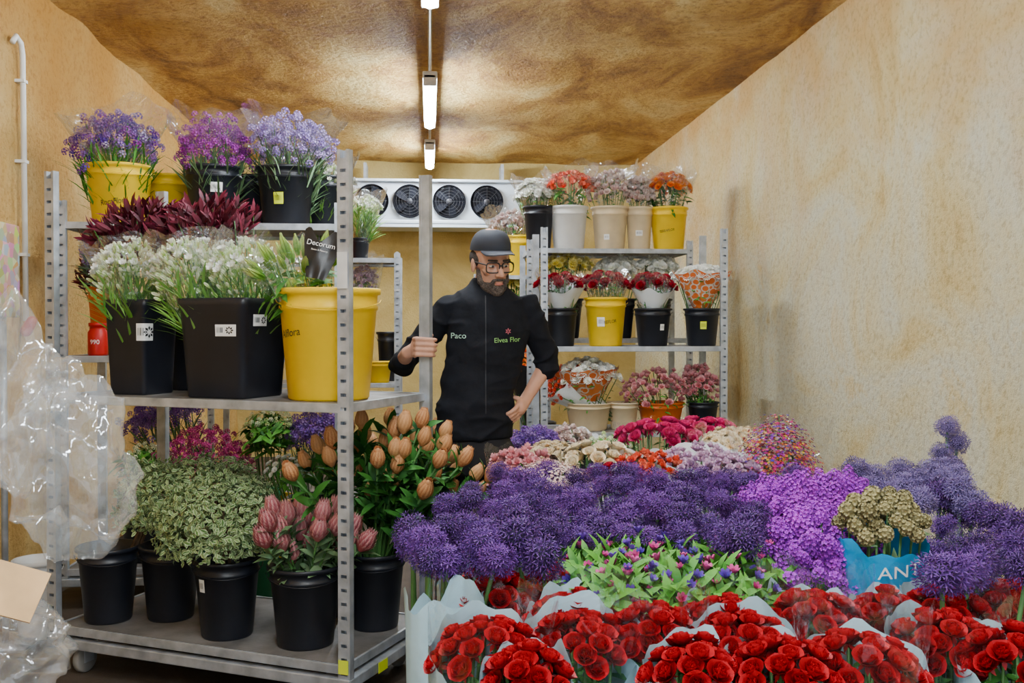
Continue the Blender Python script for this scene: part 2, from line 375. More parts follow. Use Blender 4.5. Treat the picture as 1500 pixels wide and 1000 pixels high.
# ------------------------------------------------------------ setting
def noisewall(name,o,u,v,nu,nv,amp,mat,n):
    V=[];o=Vector(o);u=Vector(u);v=Vector(v);n=Vector(n)
    for i in range(nu+1):
        for j in range(nv+1):
            p=o+u*(i/nu)+v*(j/nv); V.append(tuple(p+n*amp*(noise.noise(p*1.3)+.5*noise.noise(p*4))))
    Fq=[(i*(nv+1)+j,(i+1)*(nv+1)+j,(i+1)*(nv+1)+j+1,i*(nv+1)+j+1) for i in range(nu) for j in range(nv)]
    return struct(MB().add(Tm(V,[Fq])).build(name,mat))
def foam(name,stops,scale,stain,zr,bump=.5,grain=45,stretch=(1,1,1),fine=None,rough=.75):
    m,nt,b=newmat(name); L=nt.links.new
    tc=N(nt,'ShaderNodeTexCoord'); mp=N(nt,'ShaderNodeMapping'); mp.inputs['Scale'].default_value=stretch
    L(tc.outputs['Object'],mp.inputs[0])
    n1=N(nt,'ShaderNodeTexNoise',Scale=scale,Detail=9.0,Roughness=.66,Distortion=.6); L(mp.outputs[0],n1.inputs[0])
    r=ramp(nt,n1.outputs[0],stops); out=r.outputs[0]
    if stain:
        sx=N(nt,'ShaderNodeSeparateXYZ'); L(tc.outputs['Object'],sx.inputs[0])
        n3=N(nt,'ShaderNodeTexNoise',Scale=1.1,Detail=7.0,Roughness=.6); L(tc.outputs['Object'],n3.inputs[0])
        ma=N(nt,'ShaderNodeMath',operation='MULTIPLY_ADD'); L(n3.outputs[0],ma.inputs[0]); ma.inputs[1].default_value=4.5; L(sx.outputs[2],ma.inputs[2])
        mr=N(nt,'ShaderNodeMapRange'); L(ma.outputs[0],mr.inputs[0]); mr.inputs[1].default_value=zr[0];mr.inputs[2].default_value=zr[1]
        mx=N(nt,'ShaderNodeMix'); mx.data_type='RGBA'; L(mr.outputs[0],mx.inputs[0]); L(out,mx.inputs[6]); mx.inputs[7].default_value=(*stain,1); out=mx.outputs[2]
    n2=N(nt,'ShaderNodeTexNoise',Scale=grain,Detail=6.0,Roughness=.7); L(tc.outputs['Object'],n2.inputs[0])
    if fine:
        rr=ramp(nt,n2.outputs[0],[(.36,fine),(.5,(1,1,1))])
        mm=N(nt,'ShaderNodeMix'); mm.data_type='RGBA'; mm.blend_type='MULTIPLY'; mm.inputs[0].default_value=1; L(out,mm.inputs[6]); L(rr.outputs[0],mm.inputs[7]); out=mm.outputs[2]
    L(out,b.inputs['Base Color']); b.inputs['Roughness'].default_value=rough; b.inputs['Specular IOR Level'].default_value=.3
    bp=N(nt,'ShaderNodeBump',Strength=bump,Distance=.04); L(n2.outputs[0],bp.inputs['Height']); L(bp.outputs[0],b.inputs['Normal'])
    return m
WR=foam('sprayed_wall_cream',[(.30,(.68,.44,.15)),(.39,(.81,.63,.29)),(.47,(.84,.73,.43)),(.56,(.83,.78,.58)),(.63,(.83,.67,.34)),(.72,(.87,.86,.76))],1.1,(.74,.43,.14),(4.1,5.7),.95,34,fine=(.80,.75,.66))
WL=foam('sprayed_wall_orange',[(.3,(.60,.31,.07)),(.5,(.78,.49,.15)),(.7,(.85,.66,.30))],1.2,(.64,.31,.05),(3.8,5.7),.9,34,fine=(.82,.73,.62))
WB=foam('sprayed_wall_back',[(.3,(.50,.35,.10)),(.6,(.70,.55,.22))],1.5,None,None)
CE=foam('sprayed_ceiling',[(.30,(.14,.055,.012)),(.40,(.38,.18,.032)),(.48,(.58,.32,.065)),(.55,(.72,.46,.13)),(.64,(.82,.62,.25)),(.75,(.48,.26,.06))],1.7,None,None,1.,26,(1.,.5,1),fine=(.66,.52,.38),rough=.5)
FL=foam('concrete_floor',[(.3,(.03,.022,.017)),(.5,(.07,.052,.04)),(.7,(.12,.095,.075))],1.6,None,None,.3,70)
XL,XR,ZC,YB=-2.08,2.30,3.22,11.0
noisewall('ceiling',(XL-.05,-1.2,ZC),(XR-XL+.1,0,0),(0,YB+1.3,0),50,130,.025,CE,(0,0,1))
noisewall('wall_right',(XR,-1.2,-.02),(0,YB+1.3,0),(0,0,ZC+.06),110,30,.02,WR,(1,0,0))
noisewall('wall_left',(XL,-1.2,-.02),(0,YB+1.3,0),(0,0,ZC+.06),110,30,.02,WL,(1,0,0))
noisewall('wall_back',(XL-.05,YB,-.02),(XR-XL+.1,0,0),(0,0,ZC+.06),40,30,.03,WB,(0,1,0))
noisewall('floor',(XL-.05,-1.2,0),(XR-XL+.1,0,0),(0,YB+1.3,0),4,4,.0,FL,(0,0,1))
# ------------------------------------------------------------ lamps
LAMPE=pm('lamp_glow',(.84,.93,1),.4,var=0,emit=205); LAMPB=pm('lamp_housing',(.7,.7,.7),.5)
lampx=.005
for i,(y0,y1,lb) in enumerate([(6.75,8.2,'long glowing ceiling batten lamp in middle of room above standing man'),(9.2,10.3,'farthest glowing ceiling lamp just in front of fan unit'),(3.8,5.12,'nearest ceiling lamp cut off by top of photo'),(1.0,2.4,'ceiling lamp overhead of red roses'),(-.9,.5,'ceiling lamp behind viewpoint')]):
    t=thing('ceiling_lamp',lb,'lamp',(lampx,(y0+y1)/2,ZC-.15)); L=y1-y0
    MB().box((0,0,.045),(.10,L,.05)).build('housing',LAMPB,t,False,bev=.008)
    m=MB(); m.tube([(0,-L/2+.03,.0),(0,L/2-.03,.0)],.042,10); m.build('diffuser',LAMPE,t)
    for s in(-1,1): MB().box((0,s*(L/2-.01),.01),(.09,.02,.08)).build('end_cap',LAMPB,t,False,bev=.008)
    for s in(-1,1): MB().tube([(0,s*L*.3,.06),(0,s*L*.3,.2)],.006,6).build('hanger',WIRE,t)
m=MB(); m.tube([(lampx,-.8,ZC-.055),(lampx,10.4,ZC-.055)],.012,8)
tag(m.build('cable_conduit',WIRE),'thin grey conduit running along ceiling linking the lamps','conduit')
def onleft(u,v):
    d=RC@Vector(((u-750)/F,(500-v)/F,-1)); t=(XL+.04)/d.x; return CAM+d*t
p0=onleft(38,470);p1=onleft(33,80)
m=MB(); m.tube([p0,p1,p1+Vector((.0,-.02,.05)),p1+Vector((0,-.08,.07)),p1+Vector((0,-.12,.03))],.014,10)
t=thing('wall_pipe','white vertical pipe with hooked top on the left wall','pipe',tuple(p0)); m.build('pipe',WHITEP,t,world=True)
for q in(.25,.6,.9): 
    c=p0.lerp(p1,q); MB().box(tuple(c-Vector((.01,0,0))),(.05,.05,.015)).build('clip',WHITEP,t,False,world=True)
MB().cap(p0+Vector((.0,0,-.05)),p0+Vector((.03,0,.0)),.03,.026).build('red_cap',REDP,t,world=True)
def panelmat():
    m,nt,b=newmat('patchwork_print'); L=nt.links.new
    tc=N(nt,'ShaderNodeTexCoord'); v=N(nt,'ShaderNodeTexVoronoi',Scale=26.0); L(tc.outputs['Object'],v.inputs[0])
    hs=N(nt,'ShaderNodeMix'); hs.data_type='RGBA'; hs.inputs[0].default_value=.6; L(v.outputs['Color'],hs.inputs[6]); hs.inputs[7].default_value=(.45,.28,.1,1); L(hs.outputs[2],b.inputs['Base Color']); return m
c=P(4,395,4.6)
o=MB().box((c.x,c.y,c.z),(.03,.30,.42)).build('printed_panel',panelmat(),None,False,bev=.006)
tag(o,'patchwork printed panel at the left edge in front of the wall pipe','panel')
m=MB(); m.tube([(c.x,c.y,c.z-.2),(c.x,c.y,.0)],.015,8); m.box((c.x,c.y,.01),(.25,.25,.02)); st=m.build('panel_stand',GALV,None); st.parent=o
# ------------------------------------------------------------ cooler
def cooler():
    Y=10.45; a=P(508,262,Y); b=P(762,328,Y); w=b.x-a.x; h=a.z-b.z
    t=thing('cooling_unit','white four fan evaporator hung under ceiling at back wall','cooling unit',((a.x+b.x)/2,Y,b.z))
    W=pm('cooler_enamel',(.62,.69,.77),.4,var=.05); D=pm('cooler_dark',(.008,.008,.011),.8,spec=.1)
    m=MB(); m.box((0,.25,h/2),(w,.46,h)); m.box((0,.0,h-.01),(w+.06,.1,.03)); m.box((0,.0,.01),(w+.06,.1,.04)); m.build('casing',W,t,False,bev=.01)
    MB().box((0,.2,-.03),(w*.95,.5,.03)).build('drip_tray',W,t,False)
    for s in(-1,1): MB().box((s*w*.4,.25,h+.05),(.03,.3,.28)).build('bracket',GALV,t,False)
    for k in range(4):
        u=[545,600,658,713][k]; cx=P(u,295,Y).x-t.location.x; r=.155
        f=bpy.data.objects.new('fan',None); COL.objects.link(f); f.parent=t; f.location=(cx,-.01,h*.5)
        M=Matrix.Rotation(R_(90),4,'X')
        MB().lathe([(r,0),(r+.012,.03),(r+.018,.03),(r+.018,-.01)],40,M).build('shroud',D,f)
        MB().lathe([(.001,-.008),(r,-.008)],40,M).build('back_plate',D,f)
        m=MB()
        for q in range(5):
            bl=petal(r*.86,.10,0,0,3,.3,tipw=.3); m.add(bl,M@Matrix.Rotation(q*2*PI/5,4,'Z')@Matrix.Rotation(.5,4,'X')@Matrix.Translation((.02,0,0)))
        m.build('blades',pm('blade_grey',(.012,.013,.02),.75,spec=.15),f)
        MB().lathe([(.001,.03),(.030,.028),(.034,0)],20,M).build('hub',pm('hub_grey',(.06,.06,.075),.5),f)
        m=MB()
        for rr in(.05,.08,.11,.14): m.tube([(rr*math.cos(q*PI/12),-.035,rr*math.sin(q*PI/12)) for q in range(25)],.0022,4)
        for q in range(4): m.tube([(r*math.cos(q*PI/4),-.035,r*math.sin(q*PI/4)),(-r*math.cos(q*PI/4),-.035,-r*math.sin(q*PI/4))],.0022,4)
        m.build('grille',DWIRE,f)
cooler()
# ------------------------------------------------------------ trolleys
def trolley(label,A,ang,L,W,shelves,ztop=2.05,zb=.13,pw=.044):
    t=thing('flower_trolley',label,'trolley',(A[0],A[1],0),(0,0,ang))
    for (x,y) in((0,0),(L,0),(L,W),(0,W)):
        m=MB(); d=-1 if y==0 else 1
        for s in(-1,1): m.box((x+s*(pw/2-.006),y,(zb+ztop)/2),(.012,.030,ztop-zb))
        nh=int((ztop-zb)/.05)
        m.box((x,y-d*.012,(zb+ztop)/2),(pw,.003,ztop-zb))
        for k in range(nh+1):
            z=zb+.02+k*.05
            if z<ztop: m.box((x,y+d*.014,z),(pw-.02,.003,.038))
        m.build('post',GALV,t,False)
    for i,z in enumerate(shelves):
        m=MB()
        m.box((L/2,W/2,z-.006),(L-.03,W-.02,.012)); 
        m.build('shelf_board' ,SHELFM,t,False)
        m=MB()
        for y in(-.005,W+.005): m.box((L/2,y,z-.014),(L,.012,.034))
        for x in(.005,L-.005): m.box((x,W/2,z-.014),(.012,W,.034))
        m.build('shelf_rim',GALV,t,False,bev=.002)
        if i==0:
            m=MB()
            for y in(0,W): m.box((L/2,y,z-.065),(L+.05,.04,.04))
            for x in(0,L): m.box((x,W/2,z-.065),(.05,W,.04))
            m.build('base_frame',GALV,t,False,bev=.004)
    for (x,y) in((.1,.06),(L-.1,.06),(L-.1,W-.06),(.1,W-.06)):
        c=MB(); c.box((x,y,.125),(.07,.07,.008)); c.box((x-.022,y,.085),(.004,.05,.08)); c.box((x+.022,y,.085),(.004,.05,.08))
        f=c.build('caster_fork',GALV,t,False)
        w=MB(); w.lathe([(.012,-.016),(.05,-.016),(.056,-.010),(.056,.010),(.05,.016),(.012,.016)],24,Matrix.Translation((x,y,.056))@Matrix.Rotation(PI/2,4,'Y')); w.build('wheel',pm('grey_wheel',(.28,.27,.25),.6),f)
    return t
a26=R_(26); TA=Vector((-.30,3.60)); TU=Vector((-math.cos(a26),math.sin(a26))); TV=Vector((math.sin(a26),math.cos(a26))); TL,TW=1.37,.65
ZM,ZL=1.14,.20
def TT(a,b): q=TA+TU*a+TV*b; return q.x,q.y
Bc=TA+TU*TL
tr1=trolley('galvanised flower trolley in front, held by the man at its right post',(Bc.x,Bc.y),-a26,TL,TW,[ZL,ZM],pw=.048)
PD=TA+TV*TW
m=MB(); m.box((TL+.0,-.020,1.62),(.042,.002,.13)); m.build('paper_tag',pm('worn_tag',(.6,.6,.58),.6),tr1,False)
m=MB(); m.box((TL,-.020,.20),(.04,.002,.05)); m.build('yellow_tag',YLBL,tr1,False)
m=MB(); m.box((TL+.03,.22,.135),(.002,.07,.04)); m.build('frame_plate',YLBL,tr1,False)
XL2=-1.83
trolley('tall trolley behind on the left, loaded to its top shelf with statice buckets',(XL2,5.15),0,1.37,.6,[ZL,1.27,1.94])
trolley('far left trolley seen between the front posts, near the cooling unit',(X(582,7.4)-1.35,7.4),0,1.35,.55,[ZL,1.0,1.92],ztop=1.96)
xa,xb=X(797,6.3),X(1060,6.3)
trolley('trolley against right wall with rows of rose buckets on middle shelf',(xa,6.3),0,xb-xa,.5,[ZL,.74,1.29])
xc,xd=X(776,7.2),X(1010,7.2)
trolley('rear right trolley with light coloured buckets on its top shelf',(xc,7.2),0,xd-xc,.55,[ZL,1.33,1.985])
xe,xf=X(702,8.6),X(782,8.6)
trolley('narrow far trolley behind the man, one yellow bucket on top',(xe,8.6),0,max(.6,xf-xe),.55,[ZL,1.2,1.86],ztop=1.9)
# ------------------------------------------------------------ buckets
def bucket(label,x,y,z,rt,h,mat,rb=None,p=None,rot=0,stick=(),group=None,handle=True,name='flower_bucket'):
    rb=rb or rt*.78
    t=thing(name,label,'bucket',(x,y,z),(0,0,rot),group)
    sh=None if p is None else (lambda q:1/((abs(math.cos(q))**p+abs(math.sin(q))**p)**(1/p)))
    R=lambda zz: rb+(rt-rb)*zz/h
    if p: prof=[(.001,.002),(rb*.97,0),(rb,.008),(R(.9*h),.9*h),(rt+.006,.93*h),(rt+.006,h),(rt-.002,h),(R(.8*h)-.004,.8*h),(rb-.004,.012),(.001,.012)]
    else: prof=[(.001,.002),(rb*.95,0),(rb,.008),(R(.80*h),.80*h),(R(.81*h)+.005,.81*h),(R(.84*h)+.005,.84*h),(R(.85*h),.85*h),(R(.94*h),.94*h),(rt+.009,.95*h),(rt+.010,h-.003),(rt+.006,h),(rt-.003,h-.002),(R(.8*h)-.004,.8*h),(rb-.004,.012),(.001,.012)]
    MB().lathe(prof,96 if p else 40,None,0,sh).build('body',mat,t)
    ca=math.atan2(-y,-x)-rot
    def surf(a,zz,off=.0015):
        r=R(zz)+off; g=sh(a) if sh else 1; return Vector((r*g*math.cos(a),r*g*math.sin(a),zz))
    if handle:
        m=MB(); zz=h*.9; pts=[]
        for k in range(13):
            q=PI*k/12; a=ca-PI/2+q; pts.append(surf(a,zz-math.sin(q)*h*.10,.014))
        m.tube(pts,.0018,5); m.build('handle',mat,t)
    for (kind,da,zf,w,hh) in stick:
        a0=ca+da
        def mp(px,py,off): return surf(a0+px/R(h*zf)/(sh(a0) if sh else 1),h*zf+py,off)
        if kind.startswith('T:'):
            V,T=textmesh(kind[2:],hh); m=MB(); m.add(Tm([tuple(mp(v[0]*w,v[1]+v[0]*.12,.003)) for v in V],[T])); m.build('printed_text',INK,t,False); continue
        mat2=YLBL if kind=='Y' else LBL
        nx=6; V=[tuple(mp(-w/2+w*i/nx,-hh/2+hh*j,.0022)) for i in range(nx+1) for j in range(2)]
        m=MB(); m.add(Tm(V,[[(2*i,2*i+2,2*i+3,2*i+1) for i in range(nx)]])); s=m.build('sticker',mat2,t)
        m=MB()
        if kind=='L':
            for k in range(8):
                q=k*PI/4; cx,cy=w*.22,0; r1,r2=hh*.10,hh*.36
                pts=[(cx+r1*math.cos(q),cy+r1*math.sin(q)),(cx+r2*.7*math.cos(q-.33),cy+r2*.7*math.sin(q-.33)),(cx+r2*math.cos(q),cy+r2*math.sin(q)),(cx+r2*.7*math.cos(q+.33),cy+r2*.7*math.sin(q+.33))]
                m.add(Tm([tuple(mp(a,b,.0035)) for a,b in pts],[[(0,1,2,3)]]))
            bx=-w*.42
        else: bx=-w*.35
        for k in range(7 if kind=='L' else 9):
            x0=bx+k*w*.05*(1 if kind=='L' else 1.6); x1=x0+w*random.choice([.015,.03])
            m.add(Tm([tuple(mp(a,b,.0035)) for a,b in((x0,-hh*.2),(x1,-hh*.2),(x1,hh*.25),(x0,hh*.25))],[[(0,1,2,3)]]))
        m.build('print',INK,s,False)
    return t
# ------------------------------------------------------------ bunches
def sleeve(z0,z1,r0,r1,jag=.03,amp=.06,drop=0,rows=9,n=44,flare=1.0):
    sd=random.uniform(0,100); V=[]
    for i in range(rows+1):
        t=i/rows
        for k in range(n):
            q=2*PI*k/n
            top=z1+jag*(noise.noise(Vector((math.cos(q)*1.6+sd,math.sin(q)*1.6,0)))*1.6+abs(math.cos(q+sd))*.8)-drop*(.5-.5*math.sin(q))
            z=z0+(top-z0)*t
            r=r0+(r1-r0)*t**flare
            w=amp*(.3+t)*(noise.noise(Vector((math.cos(q)*2.2+sd,math.sin(q)*2.2,z*5)))+.6*noise.noise(Vector((math.cos(q)*7+sd,math.sin(q)*7,z*6))))
            V.append((r*(1+w)*math.cos(q),r*(1+w)*math.sin(q),z+(.006*math.sin(q*9+sd) if i==rows else 0)))
    Fq=[(i*n+k,i*n+(k+1)%n,(i+1)*n+(k+1)%n,(i+1)*n+k) for i in range(rows) for k in range(n)]
    return Tm(V,[Fq])
def dome(n,R,D,L,mx=80,jit=.15):
    out=[]
    for i in range(n):
        c=1-(1-math.cos(R_(mx)))*(i+.5)/n; th=math.acos(c); ph=i*2.399963+random.uniform(-.2,.2)
        rr=1+random.uniform(-jit,jit*.4)
        d=Vector((math.sin(th)*math.cos(ph),math.sin(th)*math.sin(ph),math.cos(th)))
        out.append((Vector((d.x*R*rr,d.y*R*rr,L-D*.5+D*d.z*rr)),Vector((d.x*.8,d.y*.8,d.z+.25))))
    return out
K=dict(
 roses=dict(t='rose',n=13,mat=RED,s=1,leaf=LEAFD,lt=T_LEAFS,nl=60),
 droses=dict(t='rose',n=22,mat=DRED,s=1.3,leaf=LEAFD,lt=T_LEAFS,nl=60),
 proses=dict(t='rose',n=26,mat=PINKH,s=1.3,leaf=LEAFD,lt=T_LEAFS,nl=50),
 croses=dict(t='rose',n=28,mat=CREAM,s=1.05,leaf=LEAFD,lt=T_LEAFS,nl=40),
 coral=dict(t=T_CARN,n=80,mat=ORED,s=.9,leaf=LEAF,lt=T_LEAFS,nl=60),
 pink=dict(t=T_CARN,n=130,mat=PINK,s=1.1,leaf=LEAF,lt=T_LEAFS,nl=80),
 lpink=dict(t=T_CARN,n=100,mat=LPINK,s=1.05,leaf=LEAF,lt=T_LEAFS,nl=50),
 lilac=dict(t=T_CARN,n=130,mat=LILAC,s=.9,leaf=LEAF,lt=T_LEAFS,nl=50),
 white=dict(t=T_MUM,n=75,mat=WHITE,s=1.3,leaf=LEAF,lt=T_LEAFS,nl=70),
 cream=dict(t=T_MUM,n=110,mat=CREAM,s=.9,leaf=LEAF,lt=T_LEAFS,nl=70),
 yellow=dict(t=T_MUM,n=60,mat=YELF,s=1.4,leaf=LEAF,lt=T_LEAFS,nl=70),
 orange=dict(t=T_MUM,n=60,mat=ORANGE,s=1.2,leaf=LEAFD,lt=T_LEAF,nl=60),
 ored=dict(t=T_OPEN,n=90,mat=ORED,s=1.1,leaf=LEAF,lt=T_LEAF,nl=50),
 statice=dict(t=T_SPRAY,n=230,mat=STAT,s=.95,leaf=LEAFG,lt=T_BLADE,nl=110),
 staticem=dict(t=T_SPRAY,n=250,mat=STATM,s=.9,leaf=LEAFG,lt=T_BLADE,nl=220),
 staticemix=dict(t=T_SPRAY,n=240,mat=STATMIX,s=1.0,leaf=LEAF,lt=T_BLADE,nl=260),
 staticepale=dict(t=T_SPRAY,n=260,mat=STATL,s=1.0,leaf=LEAFG,lt=T_BLADE,nl=220),
 violet=dict(t=T_SPIKE,n=240,mat=VIOL,s=.95,leaf=LEAFD,lt=T_LEAFS,nl=60),
 magenta=dict(t=T_SPRAY,n=330,mat=MAG,s=.75,leaf=LEAF,lt=T_LEAFS,nl=120),
 freesia=dict(t=T_BUD,n=300,mat=WGREEN,s=.95,leaf=LEAFL,lt=T_BLADE,nl=200,t2=T_OPEN,mat2=WHITE,n2=42),
 lily=dict(t=T_LILY,n=24,mat=fm('bud_green',[(.2,.36,.06),(.32,.48,.12)],(.60,.68,.30)),s=1.05,leaf=LEAF,lt=T_LEAF,nl=130),
 burgundy=dict(t=T_LEAFW,n=10,mat=BURG,s=.5,leaf=BURG,lt=T_BURG,nl=850),
 alstro=dict(t=T_OPEN,n=20,mat=MAG,s=.62,leaf=LEAF,lt=T_LEAFM,nl=620,t2=T_OPEN,mat2=BLUEF,n2=12),
 gyp=dict(t=T_FLOS,n=3200,mat=MULTI,s=1.25,leaf=LEAF,lt=T_LEAFS,nl=20),
 fluffy=dict(t=T_FLOS,n=2600,mat=LPINK,s=1.1,leaf=LEAFL,lt=T_LEAFS,nl=20),
 pods=dict(t=T_POD,n=34,mat=POD,s=1.1,leaf=LEAFG,lt=T_LEAFS,nl=20),
 green=dict(t=T_SPRAY,n=80,mat=WGREEN,s=.6,leaf=LEAF,lt=T_LEAF,nl=260),
)
VOL=('statice','staticem','staticemix','staticepale','magenta','freesia','gyp','fluffy','violet','green','pink','lilac','lpink')
def bunch(label,kind,base,top,Rd,D=None,wrap=None,n=None,group=None,cat='bouquet',name='bouquet',nl=None,wz=(.25,.10),wr=1.15,drop=.0,s=None,mx=80):
    k=K[kind]; base=Vector(base); top=Vector(top); D=D or Rd*.8
    d=top-base; L=d.length
    z=d.normalized(); xax=Vector((1,0,0)); xax=(xax-z*xax.dot(z)).normalized(); yax=z.cross(xax)
    e=Matrix((xax,yax,z)).transposed().to_euler()
    t=thing(name,label,cat,tuple(base),tuple(e),group)
    n=n or k['n']; sc=s or k['s']; pts=dome(n,Rd,D,L,mx)
    if kind in VOL:
        pts=[(Vector((p.x*f,p.y*f,p.z-random.random()**2*D*.7)),nn) for (p,nn) in pts for f in [random.uniform(.75,1)]]
    if kind in('staticem','staticemix','staticepale','statice'):
        pts=[(Vector((p.x,p.y,p.z+random.uniform(-.035,.035))),nn) for p,nn in pts]
    if k['t']=='rose':
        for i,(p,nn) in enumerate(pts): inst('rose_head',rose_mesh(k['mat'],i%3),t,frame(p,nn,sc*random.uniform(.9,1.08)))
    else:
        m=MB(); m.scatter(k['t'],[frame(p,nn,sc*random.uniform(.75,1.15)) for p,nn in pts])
        if 't2' in k:
            m.scatter(k['t2'],[frame(p+Vector((0,0,.01)),nn,sc*random.uniform(.8,1.1)) for p,nn in random.sample(dome(k['n2']*2,Rd,D,L),k['n2'])],1); m.build('blossoms',[k['mat'],k['mat2']],t)
        else: m.build('blossoms',k['mat'],t)
    m=MB()
    for (p,nn) in pts[::max(1,len(pts)//16)]:
        b=Vector((p.x*.12,p.y*.12,0)); m.tube([b,b.lerp(p,.45)+Vector((0,0,.0)),p-nn*.004],.0028,5)
    m.build('stems',STEMG,t)
    nl=nl or k['nl']; Ms=[]; bl=k['lt'] is T_BLADE
    for i in range(nl):
        r=math.sqrt(random.random()); ph=random.random()*2*PI; u=random.random()
        zz=L-D*.5-u*Rd*.9+D*.45*(1-r*r)-(.10+.05*u if bl else .0); rr=Rd*r*(1-u*.45)*(.8 if bl else 1)
        if kind=='burgundy': zz=L-D*.5+D*math.sqrt(max(0,1-r*r))-u*.14
        if kind=='alstro': zz+=.03
        dirv=Vector((math.cos(ph)*(.35+r*.6)*(.4 if bl else 1),math.sin(ph)*(.35+r*.6)*(.4 if bl else 1),.9))
        Ms.append(frame((rr*math.cos(ph),rr*math.sin(ph),zz),dirv,random.uniform(.7,1.25)))
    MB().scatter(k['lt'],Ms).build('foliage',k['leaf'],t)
    if wrap:
        for w in wrap:
            if w=='clear': MB().add(sleeve(L*wz[0],L+wz[1],.05,Rd*wr+.01,.03,.05,0)).build('clear_sleeve',CLEAR,t)
            elif w=='film': MB().add(sleeve(L*wz[0],L+wz[1],.06,Rd*wr+.01,.05,.12,0)).build('film_sleeve',FILM,t)
            else:
                mt=dict(paper=PAPER,white=WPAPER,black=BPAPER,orange=OPAT,blue=BLUEW)[w]
                MB().add(sleeve(L*wz[0],L+wz[1]*.35,.045,Rd*wr,.02,.07,drop)).build('paper_wrap',mt,t)
    return t
# ------------------------------------------------------------ front trolley, middle shelf
x,y=TT(.21,.23)
bucket('large yellow plastic bucket on the trolley shelf beside the front post',x,y,ZM,.19,.425,YEL,.155,stick=[('T:Alflora',-.95,.60,1,.042)])
bunch('green lily buds bunch rising from the large yellow bucket','lily',(x,y,ZM+.03),P(432,392,y+.0),.15,.12,['film'],name='lily_bunch',cat='flower bunch',wz=(.6,.04))
x2,y2=TT(.63,.21)
bucket('wide square black bucket of white freesias in middle of trolley shelf',x2,y2,ZM,.158,.39,BLACKB,.136,p=14,rot=-a26,stick=[('L',-.25,.68,.085,.045),('L',.62,.78,.08,.045)],handle=False)
bunch('fuller white freesia bunch above the wide square bucket','freesia',(x2+.06,y2,ZM+.03),P(355,385,y2),.17,.15,['film'],name='freesia_bunch',cat='flower bunch',wz=(.5,.06))
bunch('white freesia bunch standing left in the wide square bucket','freesia',(x2-.06,y2,ZM+.03),P(275,382,y2+.05),.16,.15,['film'],name='freesia_bunch',cat='flower bunch',wz=(.5,.06))
x3,y3=TT(1.10,.21)
bucket('narrower square black bucket at the left end of trolley shelf',x3,y3,ZM,.105,.39,BLACKB,.09,p=14,rot=-a26,stick=[('L',.1,.66,.075,.07)],handle=False)
bunch('white freesia bunch at left end of the trolley shelf','freesia',(x3,y3,ZM+.03),P(192,385,y3),.16,.15,['film'],name='freesia_bunch',cat='flower bunch',wz=(.5,.06))
for a_,b_,u,v,lb in((.42,.50,365,352,'right'),(.78,.50,295,322,'middle'),(1.10,.50,200,325,'left')):
    x,y=TT(a_,b_); bucket('black bucket in back row of trolley shelf, %s one'%lb,x,y,ZM,.13 if a_<1 else .1,.36,BLACKB,.1 if a_<1 else .08)
    if lb!='right': bunch('dark burgundy leaf bunch behind the freesias, %s one'%lb,'burgundy',(x,y,ZM+.03),P(u,v,y),.24,.12,None,name='foliage_bunch',cat='foliage')
cw=P(472,370,3.72); t=thing('lily_wrap','black printed paper wrap with white lettering around the lily buds','paper wrap',tuple(cw),(R_(-12),R_(12),R_(-6)))
V=[];nx=14
for i in range(nx+1):
    for j in range(7):
        px=-.085+.155*i/nx; pz=-.10+.165*j/6+(.025*math.sin(i*.7+.6) if j==6 else 0); V.append((px*(1-.55*(1-j/6)**1.2),.25*px*px*6+.01*noise.noise(Vector((px*20,pz*20,0))),pz))
MB().add(Tm(V,[[(i*7+j,(i+1)*7+j,(i+1)*7+j+1,i*7+j+1) for i in range(nx) for j in range(6)]])).build('wrap',BPAPER,t)
V,T=textmesh('Decorum',.028); MB().add(Tm([(v[0]-.010,-.012+1.5*v[0]**2,v[1]+.028) for v in V],[T])).build('lettering',LBL,t,False)
V,T=textmesh('Roses & Flowers',.009); MB().add(Tm([(v[0]-.010,-.012+1.5*v[0]**2,v[1]+.004) for v in V],[T])).build('small_lettering',LBL,t,False)
# ------------------------------------------------------------ front trolley, bottom shelf
def foliage_ball(label,base,c,R,Rz,n=1500):
    base=Vector(base); t=thing('pittosporum_bunch',label,'foliage',tuple(base)); c=Vector(c)-base; Ms=[]
    for i in range(n):
        th=math.acos(random.uniform(-.55,1)); ph=random.random()*2*PI; r=random.uniform(.7,1.0)
        lump=1+.18*noise.noise(Vector((math.cos(ph)*3+c.x*9,math.sin(ph)*3,th*3)))
        d=Vector((math.sin(th)*math.cos(ph),math.sin(th)*math.sin(ph),math.cos(th)))
        p=c+Vector((d.x*R,d.y*R,d.z*Rz))*r*lump
        nn=d+Vector([random.uniform(-.8,.8) for _ in range(3)])+Vector((0,0,.3)); Ms.append(frame(p,nn,random.uniform(.6,1.1)))
    MB().scatter(T_OV,Ms).build('leaves',VARIEG,t)
    m=MB()
    for i in range(26):
        th=random.uniform(0,1.4); ph=random.random()*2*PI; d=Vector((math.sin(th)*math.cos(ph)*R,math.sin(th)*math.sin(ph)*R,math.cos(th)*Rz))*.85
        m.tube([Vector((d.x*.15,d.y*.15,0)),(c+d*.2)*.8,c+d],.0028,5)
    m.build('twigs',TWIG,t)
bl=[(.28,.17,.137,'black bucket of pink proteas at front of trolley base'),(.63,.15,.127,'black bucket under variegated foliage, front row of trolley base'),(1.0,.26,.120,'black bucket under variegated foliage, set back on trolley base'),(1.22,.14,.120,'black bucket at the left corner of trolley base'),(.14,.46,.122,'black bucket of orange proteas at right rear of trolley base')]
for a_,b_,r,lb in bl:
    x,y=TT(a_,b_); bucket(lb,x,y,ZL,r,.31,BLACKB,r*.78,stick=[('P',-.9,.7,.03,.05)] if a_ in(.63,) else ())
